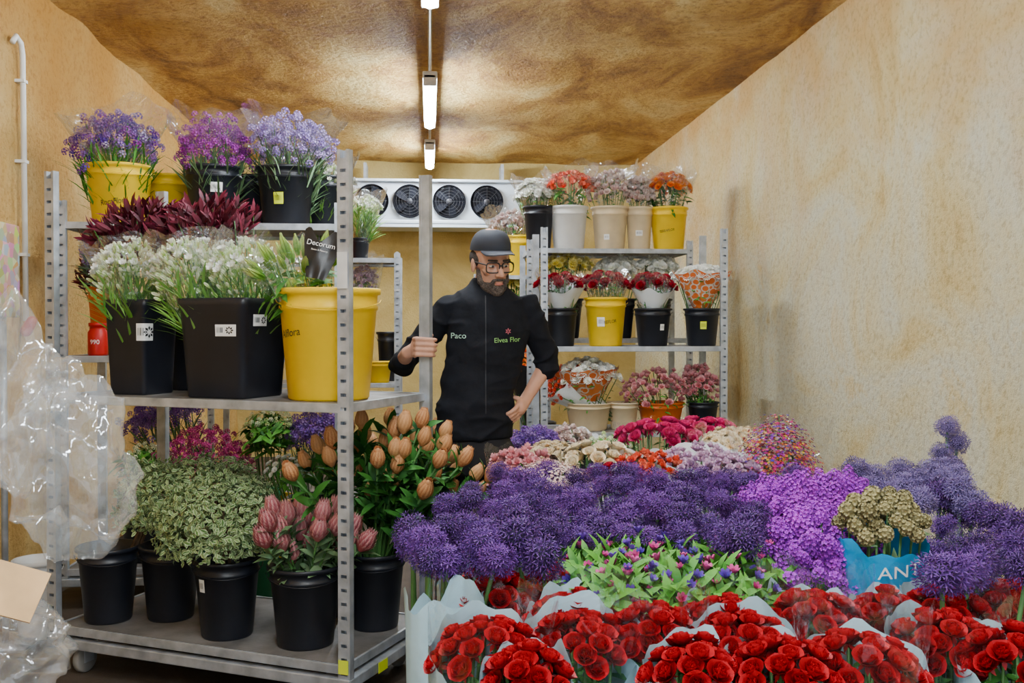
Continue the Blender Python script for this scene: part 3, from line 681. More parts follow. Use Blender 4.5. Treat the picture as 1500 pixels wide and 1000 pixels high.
x,y=TT(.63,.15); foliage_ball('variegated cream edged foliage spilling over the front bucket',(x,y,ZL+.03),P(322,770,y),.25,.20,4400)
x,y=TT(1.0,.26); foliage_ball('taller mound of variegated foliage behind, middle of trolley base',(x,y,ZL+.03),P(300,733,y),.28,.19,4400)
x,y=TT(1.22,.14); foliage_ball('small variegated foliage bunch at the left trolley corner',(x,y,ZL+.03),P(228,738,y+.05),.17,.19,2100)
PROTME=[MB().add(T_PROT,None,0,r).mesh('flower_head',[PROT]) for r in(.2,.5,.8)]; PROTPM=[MB().add(T_PROTP,None,0,r).mesh('flower_head',[PROTP]) for r in(.3,.7)]
def protea(label,group,base,tip,me,s,leafm,nl=22,lt=T_LEAFP):
    base=Vector(base);tip=Vector(tip); t=thing('protea_stem',label,'protea',tuple(base),(0,0,0),group)
    d=tip-base; mid=Vector((d.x*.25,d.y*.25,d.z*.5)); pts=[Vector((0,0,0)),mid*.5,mid,d*.5+mid*.5+Vector((0,0,.01)),d]
    MB().tube(pts,.0045,6).build('stem',STEMG,t); Ms=[]
    dd=(pts[-1]-pts[-2]).normalized()
    for i in range(nl):
        f=random.uniform(.25,.98); p=mid+(d-mid)*f; nn=dd; Ms.append(frame(p,nn+Vector([random.uniform(-.35,.35) for _ in range(3)]),random.uniform(.8,1.2)))
    MB().scatter(lt,Ms).build('leaves',leafm,t)
    inst('flower_head',me,t,frame(d,dd+Vector((0,0,.4)),s))
x,y=TT(.14,.46)
OP=[(432,688),(452,672),(487,668),(490,642),(512,622),(531,614),(553,670),(545,647),(560,694),(577,628),(590,656),(604,634),(632,690),(645,650),(661,685),(692,716),(713,690),(606,665),(674,668),(622,652),(577,655),(521,652),(563,642),(648,628),(632,626),(500,690),(590,620),(530,690),(600,690),(470,650),(640,670),(545,720),(575,700),(618,715),(655,712),(690,690),(615,612),(570,610),(535,632),(580,678),(618,638),(655,666)]
for i,(u,v) in enumerate(OP):
    Y=3.72+.55*((i*37)%10)/10+(.0 if v>660 else .15)
    protea('orange and cream protea stem in the bucket by the post the man holds','orange proteas',(x,y,ZL+.03),P(u,v+14,Y),PROTME[i%3],random.uniform(.9,1.1),LEAFD,18)
x,y=TT(.28,.17)
for i,(u,v) in enumerate([(398,762),(424,752),(455,760),(416,790),(455,795),(490,767),(503,792),(480,785),(527,790),(440,775),(392,785),(430,808),(495,808),(470,750),(510,770),(465,775),(405,745),(440,748),(415,772),(485,745)]):
    protea('pink protea stem in the front bucket of the trolley base','pink proteas',(x,y,ZL+.03),P(u,v+16,3.76+.24*((i*7)%5)/5),PROTPM[i%2],1.0,LEAFG,12,T_LEAFW)
# ------------------------------------------------------------ left rear trolley
Y=5.33
for u,r,mt,lb,kind,fu,fv,fr,st in[(176,.165,YEL,'yellow bucket on top shelf at upper left','staticemix',168,195,.25,[('T:RocaFlor',-.25,.36,.8,.04)]),
    (314,.145,BLACKB,'black bucket of magenta statice on top shelf','staticem',314,200,.21,[('P',.1,.62,.06,.05)]),
    (420,.150,BLACKB,'black bucket of pale statice at right of top shelf','staticepale',430,197,.24,[('Y',-.3,.45,.05,.06)])]:
    x=X(u,Y); bucket(lb,x,Y,1.94,r,.31,mt,r*.78,stick=st)
    nm={'staticemix':'mixed purple and white statice bouquet above yellow bucket at upper left','staticem':'magenta purple statice bouquet in middle of top shelf','staticepale':'pale lavender statice bouquet at right of top shelf'}[kind]
    bunch(nm,kind,(x,Y,1.97),P(fu,fv,Y),fr,.18,['film'],name='statice_bouquet',wz=(.5,.08),wr=1.12)
for u,mt,lb in((245,YEL,'yellow bucket half hidden in second row of top shelf'),(368,BLACKB,'black bucket half hidden in second row of top shelf'),(478,BLACKB,'black bucket at right end of top shelf second row')):
    x=X(u,5.6); bucket(lb,x,5.6,1.94,.14,.3,mt)
bunch('greenish white bouquet at the right end of the upper left shelf','freesia',(X(478,5.6),5.6,1.97),P(478,262,5.6),.15,.14,['film'],n=110)
x=X(143,5.28); t=thing('red_canister','small red canister with white print on left rear shelf','canister',(x,5.28,1.27))
MB().lathe([(.001,0),(.045,0),(.048,.01),(.048,.12),(.038,.135),(.038,.15),(.044,.15),(.044,.168),(.001,.17)],28).build('body',REDP,t)
V,T=textmesh('990',.032); MB().add(Tm([(math.sin(v[0]/.049)*.0495,-math.cos(v[0]/.049)*.0495,v[1]+.07) for v in V],[T])).build('printed_number',LBL,t,False)
x=X(164,5.5); bucket('orange bucket behind the red canister on left rear shelf',x,5.5,1.27,.12,.36,ORANGEP,stick=[('P',.1,.5,.05,.04)])
bunch('dark red leafy bunch in the orange bucket on left rear shelf','burgundy',(x,5.5,1.3),P(150,395,5.5),.13,.12,None,n=6,nl=260,name='foliage_bunch',cat='foliage')
x=X(225,5.4); bucket('cream bucket behind narrow square bucket on left rear shelf',x,5.4,1.27,.13,.33,CREAMP)
bunch('pale lavender bunch in cream bucket on left rear shelf','staticepale',(x,5.4,1.3),P(140,372,5.45),.09,.1,None,name='statice_bouquet',n=80)
Y=5.35
for u,mt,lb,kind,v,r,blb in[(215,BLACKB,'black bucket, left in bottom row behind front trolley','green',662,.15,'green leafy bunch low behind the variegated foliage'),
   (300,GREENP,'green bucket below magenta flowers behind front trolley','magenta',652,.28,'wide magenta pink filler flower bunch seen below the trolley shelf'),
   (395,YEL,'yellow bucket in bottom row behind front trolley','green',612,.15,'dark green leafy bunch between the magenta and lavender bunches'),
   (470,BLACKB,'black bucket of lavender statice behind front trolley post','statice',622,.19,'lavender statice bunch behind the orange proteas')]:
    x=max(XL2+.16,min(XL2+1.22,X(u,Y))); bucket(lb,x,Y,ZL,.14,.32,mt); bunch(blb,kind,(x,Y,ZL+.03),P(u,v,Y),r,r*.7,None,name='flower_bunch',cat='flower bunch')
x=X(368,4.95); bucket('green bucket standing on floor behind the front trolley',x,4.95,0,.13,.62,GREENP)
bunch('pale lilac statice low at the back under left rear shelf','statice',(X(300,5.6),5.6,ZL+.02),P(240,600,5.6),.24,.12,None,name='flower_bunch',cat='flower bunch')
bucket('black bucket at the back of left rear trolley base',X(300,5.62),5.62,ZL-.0,.1,.3,BLACKB)
x,y=TT(.42,.5)
bucket('black bucket of white daisies at middle rear of trolley base',x,y,ZL,.11,.31,BLACKB)
bunch('small white daisies beside the variegated foliage','white',(x,y,ZL+.03),P(415,680,y),.09,.08,None,n=22,s=.5,nl=60,name='daisy_bunch',cat='flower bunch')
# ------------------------------------------------------------ far left trolley
Y=7.55
bucket('black bucket with white bouquet beside cooling unit',X(528,Y),Y,1.92,.07,.16,BLACKB)
bunch('white and green bouquet on far trolley beside the cooling unit','freesia',(X(528,Y),Y,1.95),P(537,300,Y),.11,.11,['film'],n=110)
bucket('orange bucket at left on far trolley top',X(494,Y),Y,1.92,.1,.20,ORANGEP)
bucket('yellow bucket in front on far trolley shelf',X(556,7.5),7.5,1.0,.09,.16,YEL)
bucket('tall black bucket beside yellow one on far trolley shelf',X(568,7.75),7.75,1.0,.08,.38,BLACKB)
bucket('black bucket of pink and lilac flowers on far trolley shelf',X(520,7.65),7.65,1.0,.12,.3,BLACKB)
bunch('lilac and pink bouquet between trolley posts far left','lilac',(X(520,7.65),7.65,1.03),P(532,402,7.65),.12,.11,['film'])
# ------------------------------------------------------------ right rear trolley, top shelf
Y=7.42; z0=1.985
for u,r,mt,lb,kind,fu,fv,fr,blb,st in[(789,.11,BLACKB,'black bucket at left end of right rear top shelf','white',782,280,.14,'white bouquet at left end of the right rear top shelf',()),
 (833,.14,WHITEP,'white bucket on right rear top shelf','ored',833,270,.18,'orange red bouquet above the white bucket',()),
 (893,.135,CREAMP,'cream bucket beside the white one on right rear top shelf','lpink',895,266,.17,'pale pink and white bouquet above the cream bucket',[('P',-.2,.3,.04,.04)]),
 (936,.10,CREAMP,'narrow cream bucket second from right on top shelf','lpink',938,273,.12,'small pale pink bouquet second from right on top shelf',[('P',0,.4,.05,.04)]),
 (979,.14,YEL,'yellow bucket at right end of right rear top shelf','orange',980,270,.18,'orange flower bouquet above the yellow bucket at right',[('T:TERRAFLOR',-.1,.45,.8,.026)])]:
    x=X(u,Y); bucket(lb,x,Y,z0,r,.33,mt,r*.8,stick=st); bunch(blb,kind,(x,Y,z0+.03),P(fu,fv,Y),fr,.15,['film'],wz=(.5,.09),s=1.3)
Y=7.45; z0=1.33
for u,kind,fv,fr,blb in[(828,'yellow',386,.20,'yellow and white chrysanthemum bouquet on middle shelf at right'),(905,'white',390,.17,'white bouquet on rear middle shelf behind yellow bucket'),(958,'white',390,.19,'white chrysanthemum bouquet on rear middle shelf behind red roses')]:
    x=X(u,Y); bucket('black bucket on rear right middle shelf under the '+blb.split(' on ')[0],x,Y,z0,.13,.3,BLACKB); bunch(blb,kind,(x,Y,z0+.03),P(u,fv,Y),fr,.12,['clear'],wz=(.4,.06))
Y=6.5; z0=1.29
for u,r,mt,lb,kind,fv,fr,wr,blb,st in[(822,.105,BLACKB,'black bucket at left of right trolley middle shelf','droses',416,.15,['white','film'],'dark red roses in white wrap at left of middle shelf',()),
 (887,.135,YEL,'yellow bucket on middle shelf of right trolley','droses',414,.14,['film'],'dark red roses above the yellow bucket',[('P',-.25,.5,.05,.06),('T:REFLOR',.25,.5,.8,.03)]),
 (956,.12,BLACKB,'black bucket right of the yellow one on middle shelf','droses',416,.14,['white','film'],'dark red roses in white wrap right of yellow bucket',[('P',.6,.5,.03,.04)]),
 (1028,.115,BLACKB,'black bucket at right end of middle shelf','white',402,.18,['orange'],'white flowers in orange patterned wrap at right end of shelf',[('Y',.1,.55,.04,.05)])]:
    x=X(u,Y); bucket(lb,x,Y,z0,r,.32 if mt is YEL else .25,mt,r*.8,stick=st); bunch(blb,kind,(x,Y,z0+.03),P(u,fv,Y),fr,.09,wr,wz=(.45,.04),drop=.07 if kind!='white' else .02,wr=1.1)
Y=6.5; z0=.74
for u,r,mt,lb,kind,fu,fv,fr,wr,blb in[(862,.15,CREAMP,'cream bucket on low shelf of right trolley','white',856,545,.23,['orange'],'white chrysanthemums in orange patterned wrap on low shelf'),
 (913,.10,CREAMP,'small cream bucket between two larger ones on low shelf','coral',822,560,.14,['white'],'coral flowers at left end of low shelf'),
 (968,.15,ORANGEP,'orange bucket on low shelf of right trolley','pink',955,558,.26,['clear'],'pink carnation bouquet on low shelf of right trolley'),
 (1030,.10,BLACKB,'black bucket at right end of low shelf','pink',1022,553,.14,['clear'],'smaller pink bouquet at right end of low shelf')]:
    x=X(u,Y); bucket(lb,x,Y,z0,r,.18,mt,r*.8); bunch(blb,kind,(x,Y,z0+.03),P(fu,fv,Y),fr,.16,wr,wz=(.3,.03),drop=.01,wr=1.05)
Y=8.8
bucket('yellow bucket on top of far trolley behind the man',X(760,Y),Y,1.86,.14,.36,YEL); bunch('pale pink bouquet above far yellow bucket','lpink',(X(760,Y),Y,1.89),P(748,322,Y),.2,.14,['film'],s=1.3)
bucket('yellow bucket on middle shelf of far trolley',X(755,Y),Y,1.2,.14,.36,YEL); bunch('yellow bouquet in far trolley middle shelf','yellow',(X(755,Y),Y,1.23),P(760,412,Y),.15,.12)
bucket('black bucket behind man on right rear trolley',X(790,7.5),7.5,.2,.12,.5,BLACKB)
bunch('orange red bouquet just behind the elbow of the man','orange',(X(790,7.5),7.5,.23),P(768,530,7.35),.14,.14,['black'],wz=(.5,.03))
# ------------------------------------------------------------ floor bucket grid on the right
GB={}
def snap(x,y):
    i=round((x+.02)/.335); j=round((y-1.5)/.335); i=max(0,min(6,i)); 
    if j<0:j=0
    return i,j
def floorbase(p):
    k=snap(p.x,p.y+.05); cx=-.02+.335*k[0]; cy=1.5+.335*k[1]
    if k not in GB:
        GB[k]=bucket('black round bucket on the floor hidden beneath the mass of flowers',cx,cy,0,.155,.32,BLACKB,.125,group='floor buckets under the flowers',handle=False)
    d=Vector((p.x-cx,p.y-cy)); 
    if d.length>.08: d=d.normalized()*.08
    return Vector((cx+d.x,cy+d.y,.03))
RB=[(728,868,.075,'behind front left bouquets, leaning on pale paper'),(815,862,.06,'second row, half hidden behind a clear sleeve'),(838,906,.07,'between the two front left bouquets'),
(716,956,.085,'at the front left corner'),(853,942,.088,'with the fullest head, second from left at front'),(955,932,.075,'third from left at front'),(770,992,.06,'cut by lower edge below the left corner bouquet'),
(1018,982,.07,'cut by lower edge below the middle'),(1062,918,.075,'behind the middle front bouquet'),(1088,950,.085,'in the middle of front group'),(1150,985,.085,'cut by lower edge right of middle'),(1192,908,.080,'in back row right of middle'),
(1262,975,.085,'right of middle at lower edge'),(1384,945,.080,'second from right at front'),(1388,896,.075,'in back row at right'),(1484,890,.075,'at right edge in back row'),(1290,905,.06,'tucked between back row bouquets right of seed pods'),(1475,965,.07,'at right edge in front row')]
CLR={716,853,1088,1384,1262,955,1192}
for u,v,r,lb in RB:
    tp=PZ(u,v,.87); b=floorbase(tp)
    bunch('red rose bouquet in pale blue paper, '+lb,'roses',b,tp,r*1.02,.07,['paper','clear'] if u in CLR else ['paper'],group='red rose bouquets',name='rose_bouquet',n=27 if r>.07 else 20,s=.80,wz=(.45,.085),wr=1.16,drop=.07,mx=78)
for i,(u,v,Y_,r1,zt,lb) in enumerate([(652,860,1.92,.078,.86,'large pale paper sleeve with grey lettering at left end of roses'),(690,850,2.12,.070,.84,'second pale paper sleeve leaning behind the lettered one')]):
    tp=P(u,v,Y_); floorbase(tp)
    t=thing('paper_sleeve',lb,'paper sleeve',(tp.x,tp.y,.1))
    MB().add(sleeve(0,zt-.1,.045,r1,.04,.08,0,flare=.5)).build('sleeve',PAPER,t)
    if i==0:
        V,T=textmesh('FLORIA',.024); a0=math.atan2(-tp.y,-tp.x)+.25
        MB().add(Tm([((r1+.010)*math.cos(a0+v_[0]/r1),(r1+.010)*math.sin(a0+v_[0]/r1),.715+v_[1]+v_[0]*.3) for v_ in V],[T])).build('lettering',pm('grey_ink',(.12,.17,.21),.6),t,False)
for i,(u,v) in enumerate([(1440,870)]):
    tp=PZ(u,v,.9); b=floorbase(tp); t=thing('clear_sleeve','clear film sleeve at the right edge above roses','film sleeve',tuple(b))
    MB().add(sleeve(.3,.92,.04,.10,.05,.12)).build('film',CLEAR,t)
# alliums
TA_=t_allium()
ALME=[MB().add(TA_,None,0,r).add(sph(.022,1,10,6),None,1).mesh('flower_head',[PURP,CORE]) for r in(.15,.5,.85)]
ALMG=[MB().add(TA_,None,0,r).add(sph(.022,1,10,6),None,1).mesh('flower_head',[PURPG,CORE]) for r in(.3,.7)]
def allium(tp,s,ms,label,group,base=None):
    b=base or floorbase(tp); t=thing('allium_stem',label,'allium',tuple(b),(0,0,0),group)
    d=tp-b; pts=[Vector((0,0,0)),Vector((d.x*.2,d.y*.2,d.z*.5)),Vector((d.x*.7,d.y*.7,d.z*.85)),d]
    MB().tube(pts,.0045,6).build('stem',STEMG,t); o=inst('flower_head',random.choice(ms),t,frame(d,(d-pts[2]).normalized(),s)); o.scale=(s*random.uniform(.92,1.1),s*random.uniform(.92,1.1),s*random.uniform(.85,1.05))
AL=[]
def row(v,us,j=10):
    for u in us: AL.append((u+random.uniform(-12,12),v+random.uniform(-j,j)))
row(698,range(720,1060,30)); row(716,range(700,1110,30)); row(742,range(655,1110,30)); row(768,range(615,1110,30)); row(792,range(630,880,32)); row(786,range(890,1110,34),6); row(815,range(625,840,36),6)
row(800,[606,636]); row(705,[1075,1100,1130,1160]); row(735,[1130])
row(730,[1370,1400],6); row(765,range(1375,1500,30)); row(800,range(1375,1500,30)); row(835,range(1380,1520,30)); row(795,[1495,1480])
for u,v in AL:
    tp=PZ(u,v,random.uniform(.92,.985)); allium(tp,random.uniform(.74,1.04),ALME,'purple allium globe in the broad band behind the roses','purple alliums')
for u,v in [(1255,690),(1285,700),(1320,690),(1345,705),(1300,725),(1345,735),(1375,705),(1405,720),(1425,740),(1270,720),(1385,690),(1365,690),(1325,712),(1400,698)]:
    tp=PZ(u,v,random.uniform(.97,1.0)); allium(tp,.95,ALMG,'dusky grey purple allium near the right wall behind the seed pods','dusky alliums')
for i,(u,v) in enumerate([(1388,625),(1402,648),(1380,664),(1395,682)]):
    tp=P(u,v,3.05); allium(tp,.8,ALMG,['topmost tall dusky allium against the right wall','second highest dusky allium against right wall','third dusky allium below the tall ones at right wall','lowest of the tall dusky allium cluster at right wall'][i],None,floorbase(tp))
for (u,v,r,lb) in [(1150,742,.14,'bright violet statice bunch left of the seed pods, left half'),(1225,738,.12,'bright violet statice bunch touching the seed pods'),(1198,795,.13,'lower front bunch of bright violet statice')]:
    tp=PZ(u,v,.95); bunch(lb,'violet',floorbase(tp),tp,r,.13,None,name='statice_bunch',cat='flower bunch')
tp=PZ(1292,755,.96); tp=P(1292,752,tp.y-.35); pb=floorbase(tp)
t=bunch('olive brown seed pod bunch in bright blue wrap','pods',pb,tp,.085,.09,['blue'],name='seed_pod_bunch',wz=(.62,-.11),wr=1.05,cat='flower bunch',drop=.04)
L_=(tp-pb).length
V,T=textmesh('ANT',.036); MB().add(Tm([(.101*math.sin((q[0]-.005)/.085),-.101*math.cos((q[0]-.005)/.085),L_-.090+q[1]+q[0]*.15) for q in V],[T])).build('lettering',LBL,t,False)
for i,(u,v,r) in enumerate([(872,830,.11),(950,822,.11),(1035,822,.11),(1115,816,.12),(915,858,.09),(1065,855,.10),(990,854,.10)]):
    tp=PZ(u,v,.91); bunch(['leftmost','second','third','rightmost','foremost small left','foremost small right','small middle'][i]+' green leafy bunch with purple magenta blooms before the alliums','alstro',floorbase(tp),tp,r,.09,['clear'] if i in(1,3) else None,name='alstroemeria_bunch',cat='flower bunch',wz=(.5,.03))
# middle ground bouquets
MG=[(1140,655,3.5,.17,'gyp','rainbow dyed gypsophila fan in clear wrap by the right wall',['clear']),
(810,690,3.35,.17,'fluffy','fluffy pale pink spray right behind the alliums',None),
(765,672,3.9,.13,'pink','pink bouquet beside the hip of the man',['clear']),
(872,664,3.9,.16,'croses','cream yellow rose bouquet in black wrap',['black']),
(802,662,4.1,.13,'cream','pale cream bouquet left of the cream roses',['black']),
(945,678,3.75,.14,'coral','coral and white spray bouquet behind alliums',['white']),
(1023,664,3.8,.18,'lilac','pale lilac carnation bouquet in white wrap',['white']),
(965,630,4.6,.19,'proses','hot pink rose bouquet in front of right trolley',['clear']),
(1030,626,4.8,.15,'proses','second hot pink rose bouquet nearer the right wall',['black']),
(1080,638,4.5,.16,'cream','cream white bouquet next to the right wall',['white']),
(890,640,4.9,.16,'green','green leafy bunch before the low shelf',None),
(835,634,5.2,.14,'lpink','pale pink bouquet in front of the cream bucket',['white']),
(1075,680,3.5,.13,'lilac','small lilac bouquet below the rainbow dyed fan',None),
(905,700,3.4,.12,'droses','dark red roses tucked between cream roses and alliums',['white']),
(785,640,5.0,.15,'statice','blue green statice bunch behind the man',None)]
for u,v,Y,r,kind,lb,w in MG:
    tp=P(u,v+6,Y); bunch(lb,kind,floorbase(tp),tp,r,.09 if kind not in('gyp',) else .26,w,wz=(.4,.05) if kind!='gyp' else (.55,.1),wr=1.1,drop=.06 if kind!='gyp' else .16,s=.95 if (kind=='droses') else None)
# ------------------------------------------------------------ left foreground plastic, cardboard, white bucket
def crumple(label,c,rad,mat,seed,amp=.28,n=90,m=64,taper=0):
    V=[];c=Vector(c)
    for i in range(m+1):
        th=PI*(.001+.998*i/m)
        for k in range(n):
            ph=2*PI*k/n; d=Vector((math.sin(th)*math.cos(ph),math.sin(th)*math.sin(ph),math.cos(th)))
            q=d*1.1+Vector((seed,seed*2,0)); w=abs(noise.noise(q))*1.6+.5*abs(noise.noise(q*2.1))+.10*abs(noise.noise(q*4.5))
            tf=1+taper*d.z
            V.append(tuple(Vector((d.x*rad[0]*tf,d.y*rad[1]*tf,d.z*rad[2]))*(1.15-amp*w)))
    t=thing('plastic_bag',label,'plastic bag',tuple(c)); MB().add(Tm(V,[[(i*n+k,i*n+(k+1)%n,(i+1)*n+(k+1)%n,(i+1)*n+k) for i in range(m) for k in range(n)]])).build('film',mat,t); return t
crumple('large crumpled clear plastic bag hanging at the left',P(105,685,2.1),(.13,.10,.185),BAGM,3.1,.5)
crumple('upper clear plastic bag cut by the left edge',P(5,580,2.0),(.10,.09,.19),BAGM,7.7,.5)
crumple('small clear plastic bag knotted above the big bag',P(80,560,2.2),(.06,.05,.06),BAGM,9.2,.5)
crumple('clear plastic bag lying at the lower left corner',P(25,950,2.2),(.12,.12,.10),BAGM,5.3,.55)
def carton(label,c,d,rot,fl=True):
    t=thing('cardboard_box',label,'cardboard box',(c[0],c[1],c[2]-d[2]/2),rot)
    m=MB(); th=.005
    for s in(-1,1): m.box((s*d[0]/2,0,d[2]/2),(th,d[1],d[2])); m.box((0,s*d[1]/2,d[2]/2),(d[0],th,d[2]))
    m.box((0,0,th/2),(d[0],d[1],th)); m.box((0,0,d[2]-th),(d[0],d[1],th)); m.build('box_walls',CARD,t,False)
    return t
c=P(-110,770,2.15)
cb=carton('brown cardboard box at the left edge under the plastic bags',(c.x-.14,c.y,.83),(.40,.36,.82),(0,0,.0))
carton('tall brown cardboard box standing on the floor at left edge',(c.x-.14,c.y,.21),(.46,.40,.42),(0,0,.1))
fc=P(8,862,1.95); m=MB(); m.box((0,0,0),(.13,.10,.006),0,0,Matrix.Translation(fc)@Euler((R_(55),R_(20),R_(10))).to_matrix().to_4x4()); m.box((0,0,0),(.16,.006,.08),0,0,Matrix.Translation(fc+Vector((-.09,.06,.0)))@Euler((R_(20),R_(20),R_(10))).to_matrix().to_4x4())
m.build('open_flap',pm('tan_card',(.58,.36,.17),.8),cb,False,world=True)
bucket('white plastic bucket standing on floor behind trolley at left',X(52,4.7),4.7,0,.10,.36,WHITEP)
# ------------------------------------------------------------ person
YM=4.32
root=thing('person','man in black sweatshirt, dark cap and glasses holding the trolley post, other hand on hip','person',(P(700,650,YM).x,YM,0))
def remesh(m,name,mat,vox=.004,sm=3):
    me=m.mesh(name,mat); o=bpy.data.objects.new(name,me); COL.objects.link(o)
    r=o.modifiers.new('r','REMESH'); r.mode='VOXEL'; r.voxel_size=vox; r.use_smooth_shade=True
    if sm:
        s=o.modifiers.new('s','SMOOTH'); s.iterations=sm; s.factor=.5
    dg=bpy.context.evaluated_depsgraph_get(); me2=bpy.data.meshes.new_from_object(o.evaluated_get(dg)); bpy.data.objects.remove(o)
    me2.name=name; me2.transform(mw(root).inverted())
    if not me2.materials: me2.materials.append(mat)
    me2.polygons.foreach_set('use_smooth',[True]*len(me2.polygons))
    ob=bpy.data.objects.new(name,me2); COL.objects.link(ob); ob.parent=root; return ob
HC=P(719,383,YM-.045); HM=Matrix.Translation(HC)@Matrix.Rotation(R_(20),4,'Z')@Matrix.Rotation(R_(15),4,'X')@Matrix.Rotation(R_(-3),4,'Y')@Matrix.Diagonal((1.0,1.05,1.10,1))
SHR=P(660,452,YM); SHL=P(773,450,YM); ELR=P(590,530,YM+.10); ELL=P(803,530,YM+.08)
PDz=P(624,508,PD.y).z; pd=Vector((PD.x,PD.y,PDz))
WRR=pd+Vector((-.078,.035,-.025)); WRL=P(775,577,YM+.0)
NB=P(712,416,YM+.01)
b=MB()
b.ell((0,.012,.03),(.077,.098,.098),HM); b.ell((0,-.026,-.042),(.058,.064,.078),HM); b.ell((0,-.066,-.098),(.028,.026,.022),HM)
for s in(-1,1):
    b.ell((s*.040,-.060,-.022),(.022,.022,.020),HM); b.ell((s*.079,.004,-.012),(.009,.018,.031),HM); b.ell((s*.012,-.102,-.034),(.010,.012,.008),HM)
    b.ell((s*.02,-.08,.02),(.022,.014,.011),HM)
b.cap((0,-.088,.004),(0,-.116,-.030),.009,.013,12,HM); b.ell((0,-.088,-.062),(.024,.012,.006),HM); b.ell((0,-.086,-.073),(.021,.012,.007),HM)
b.cap(HM@Vector((0,.02,-.07)),NB+Vector((0,.0,-.06)),.056,.060)
torso=[(P(712,418,YM),.06,.055),(P(712,432,YM),.12,.08),(P(715,448,YM),.155,.10),(P(716,490,YM),.155,.115),(P(702,560,YM),.130,.11),(P(695,620,YM),.140,.115),(P(695,665,YM),.160,.115),(P(695,690,YM),.12,.10)]
b.loft(torso)
b.chain([SHR,ELR,WRR],[.046,.038,.027]); b.chain([SHL,ELL,WRL],[.046,.038,.027])
b.ell(tuple(pd+Vector((-.046,.008,-.004))),(.019,.036,.043))
b.cap(WRR,pd+Vector((-.050,.012,-.008)),.026,.026)
for i in range(4):
    z=(1.5-i)*.0215; L=[1,1.06,1.0,.85][i]
    b.chain([pd+Vector((-.048,-.012,z)),pd+Vector((-.038,-.036,z+.002)),pd+Vector((-.002*L,-.043,z)),pd+Vector((.028*L,-.036,z-.002)),pd+Vector((.041*L,-.014,z-.003))],[.0105,.0105,.0095,.0088,.0078],12)
b.chain([pd+Vector((-.045,.03,.015)),pd+Vector((-.02,.044,.035)),pd+Vector((.008,.042,.045)),pd+Vector((.024,.038,.048))],[.013,.012,.0105,.009],12)
# hand resting on the side of the hip, fingers bent against the waist
pal=P(763,596,YM-.045); hd=P(748,612,YM-.085)
b.cap(WRL,pal,.027,.028); b.ell(tuple(pal),(.024,.030,.036))
dirn=(hd-pal).normalized(); sid=Vector((-.5,-.2,-.9)); sid=(sid-dirn*sid.dot(dirn)).normalized()
for i in range(4):
    o0=sid*(i-1.2)*.0195; L=[.95,1.03,.98,.82][i]; k0=pal+dirn*.018+o0*.95
    b.chain([k0,k0+dirn*.026*L+Vector((.000,-.006,0)),k0+dirn*.044*L+Vector((-.006,.004,-.002)),k0+dirn*.054*L+Vector((-.014,.014,-.004))],[.0112,.0104,.0095,.0085],12)
b.chain([pal+Vector((.002,.004,.022)),pal+Vector((-.012,.006,.036)),pal+Vector((-.028,.022,.040))],[.013,.0115,.010],12)
hipR=P(667,665,YM); hipL=P(722,665,YM)
for h,dx in((hipR,-.03),(hipL,.03)):
    kn=Vector((h.x+dx*.5,YM-.01,.50)); an=Vector((h.x+dx,YM+.02,.09)); b.chain([h,kn,an],[.085,.055,.04]); b.cap(an+Vector((0,.03,-.04)),an+Vector((0,-.13,-.05)),.038,.032)
remesh(b,'body',SKIN,.0038,2)
c=MB()
sw=[(P(712,408,YM),.064,.060),(P(712,417,YM),.076,.07),(P(712,427,YM),.112,.088),(P(713,437,YM),.150,.10),(P(714,452,YM),.176,.115),(P(716,480,YM),.180,.130),(P(711,520,YM),.168,.128),(P(700,565,YM),.160,.122),(P(696,605,YM),.165,.124),(P(695,640,YM),.168,.128)]
c.loft(sw); c.chain([SHR,SHR.lerp(ELR,.4),ELR,ELR.lerp(WRR,.30)],[.056,.056,.053,.046]); c.chain([SHL,SHL.lerp(ELL,.4),ELL,ELL.lerp(WRL,.15)],[.056,.056,.053,.048])
def fold(o,amp=.008,ridge=0,pts=()):
    me=o.data; n=len(me.vertices); co=np.zeros(n*3); me.vertices.foreach_get('co',co); co=co.reshape(-1,3); no=np.array([tuple(v.normal) for v in me.vertices])
    d=np.array([noise.noise(Vector((p[0]*7+p[2]*5,p[1]*8,p[2]*11))) for p in co])*amp
    if ridge:
        for i,p in enumerate(co):
            r=(1-min(1,abs(noise.noise(Vector((p[0]*4+p[2]*8,p[1]*4,p[2]*12-p[0]*6))))*2.4))**1.5; w=.3
            for q,s_ in pts:
                w+=math.exp(-((Vector(p)-q).length/s_)**2)
            d[i]+=ridge*r*min(1.2,w)
    co+=no*d[:,None]; me.vertices.foreach_set('co',co.ravel()); me.update()
ri=mw(root).inverted()
sweat=remesh(c,'sweatshirt',CLOTH,.006,20); fold(sweat,.010,.015,[(ri@ELR,.12),(ri@ELL,.12),(ri@P(695,620,YM),.18),(ri@SHR,.08),(ri@SHL,.08)])
g=MB()
nb=P(712,414,YM)
g.lathe([(.062,-.020),(.066,-.002),(.064,.014),(.060,.016),(.058,.0)],32,Matrix.Translation(nb+Vector((0,-.004,0)))@Matrix.Rotation(R_(14),4,'X'))
g.build('collar',CLOTH,root,world=True)
c=MB(); c.loft([(P(693,628,YM),.155,.12),(P(694,668,YM),.165,.125),(P(695,692,YM),.150,.12)])
for h,dx in((hipR,-.03),(hipL,.03)):
    kn=Vector((h.x+dx*.5,YM-.01,.50)); an=Vector((h.x+dx,YM+.02,.10)); c.chain([h,kn,an],[.098,.070,.060])
fold(remesh(c,'trousers',CLOTH2,.006,6),.01)
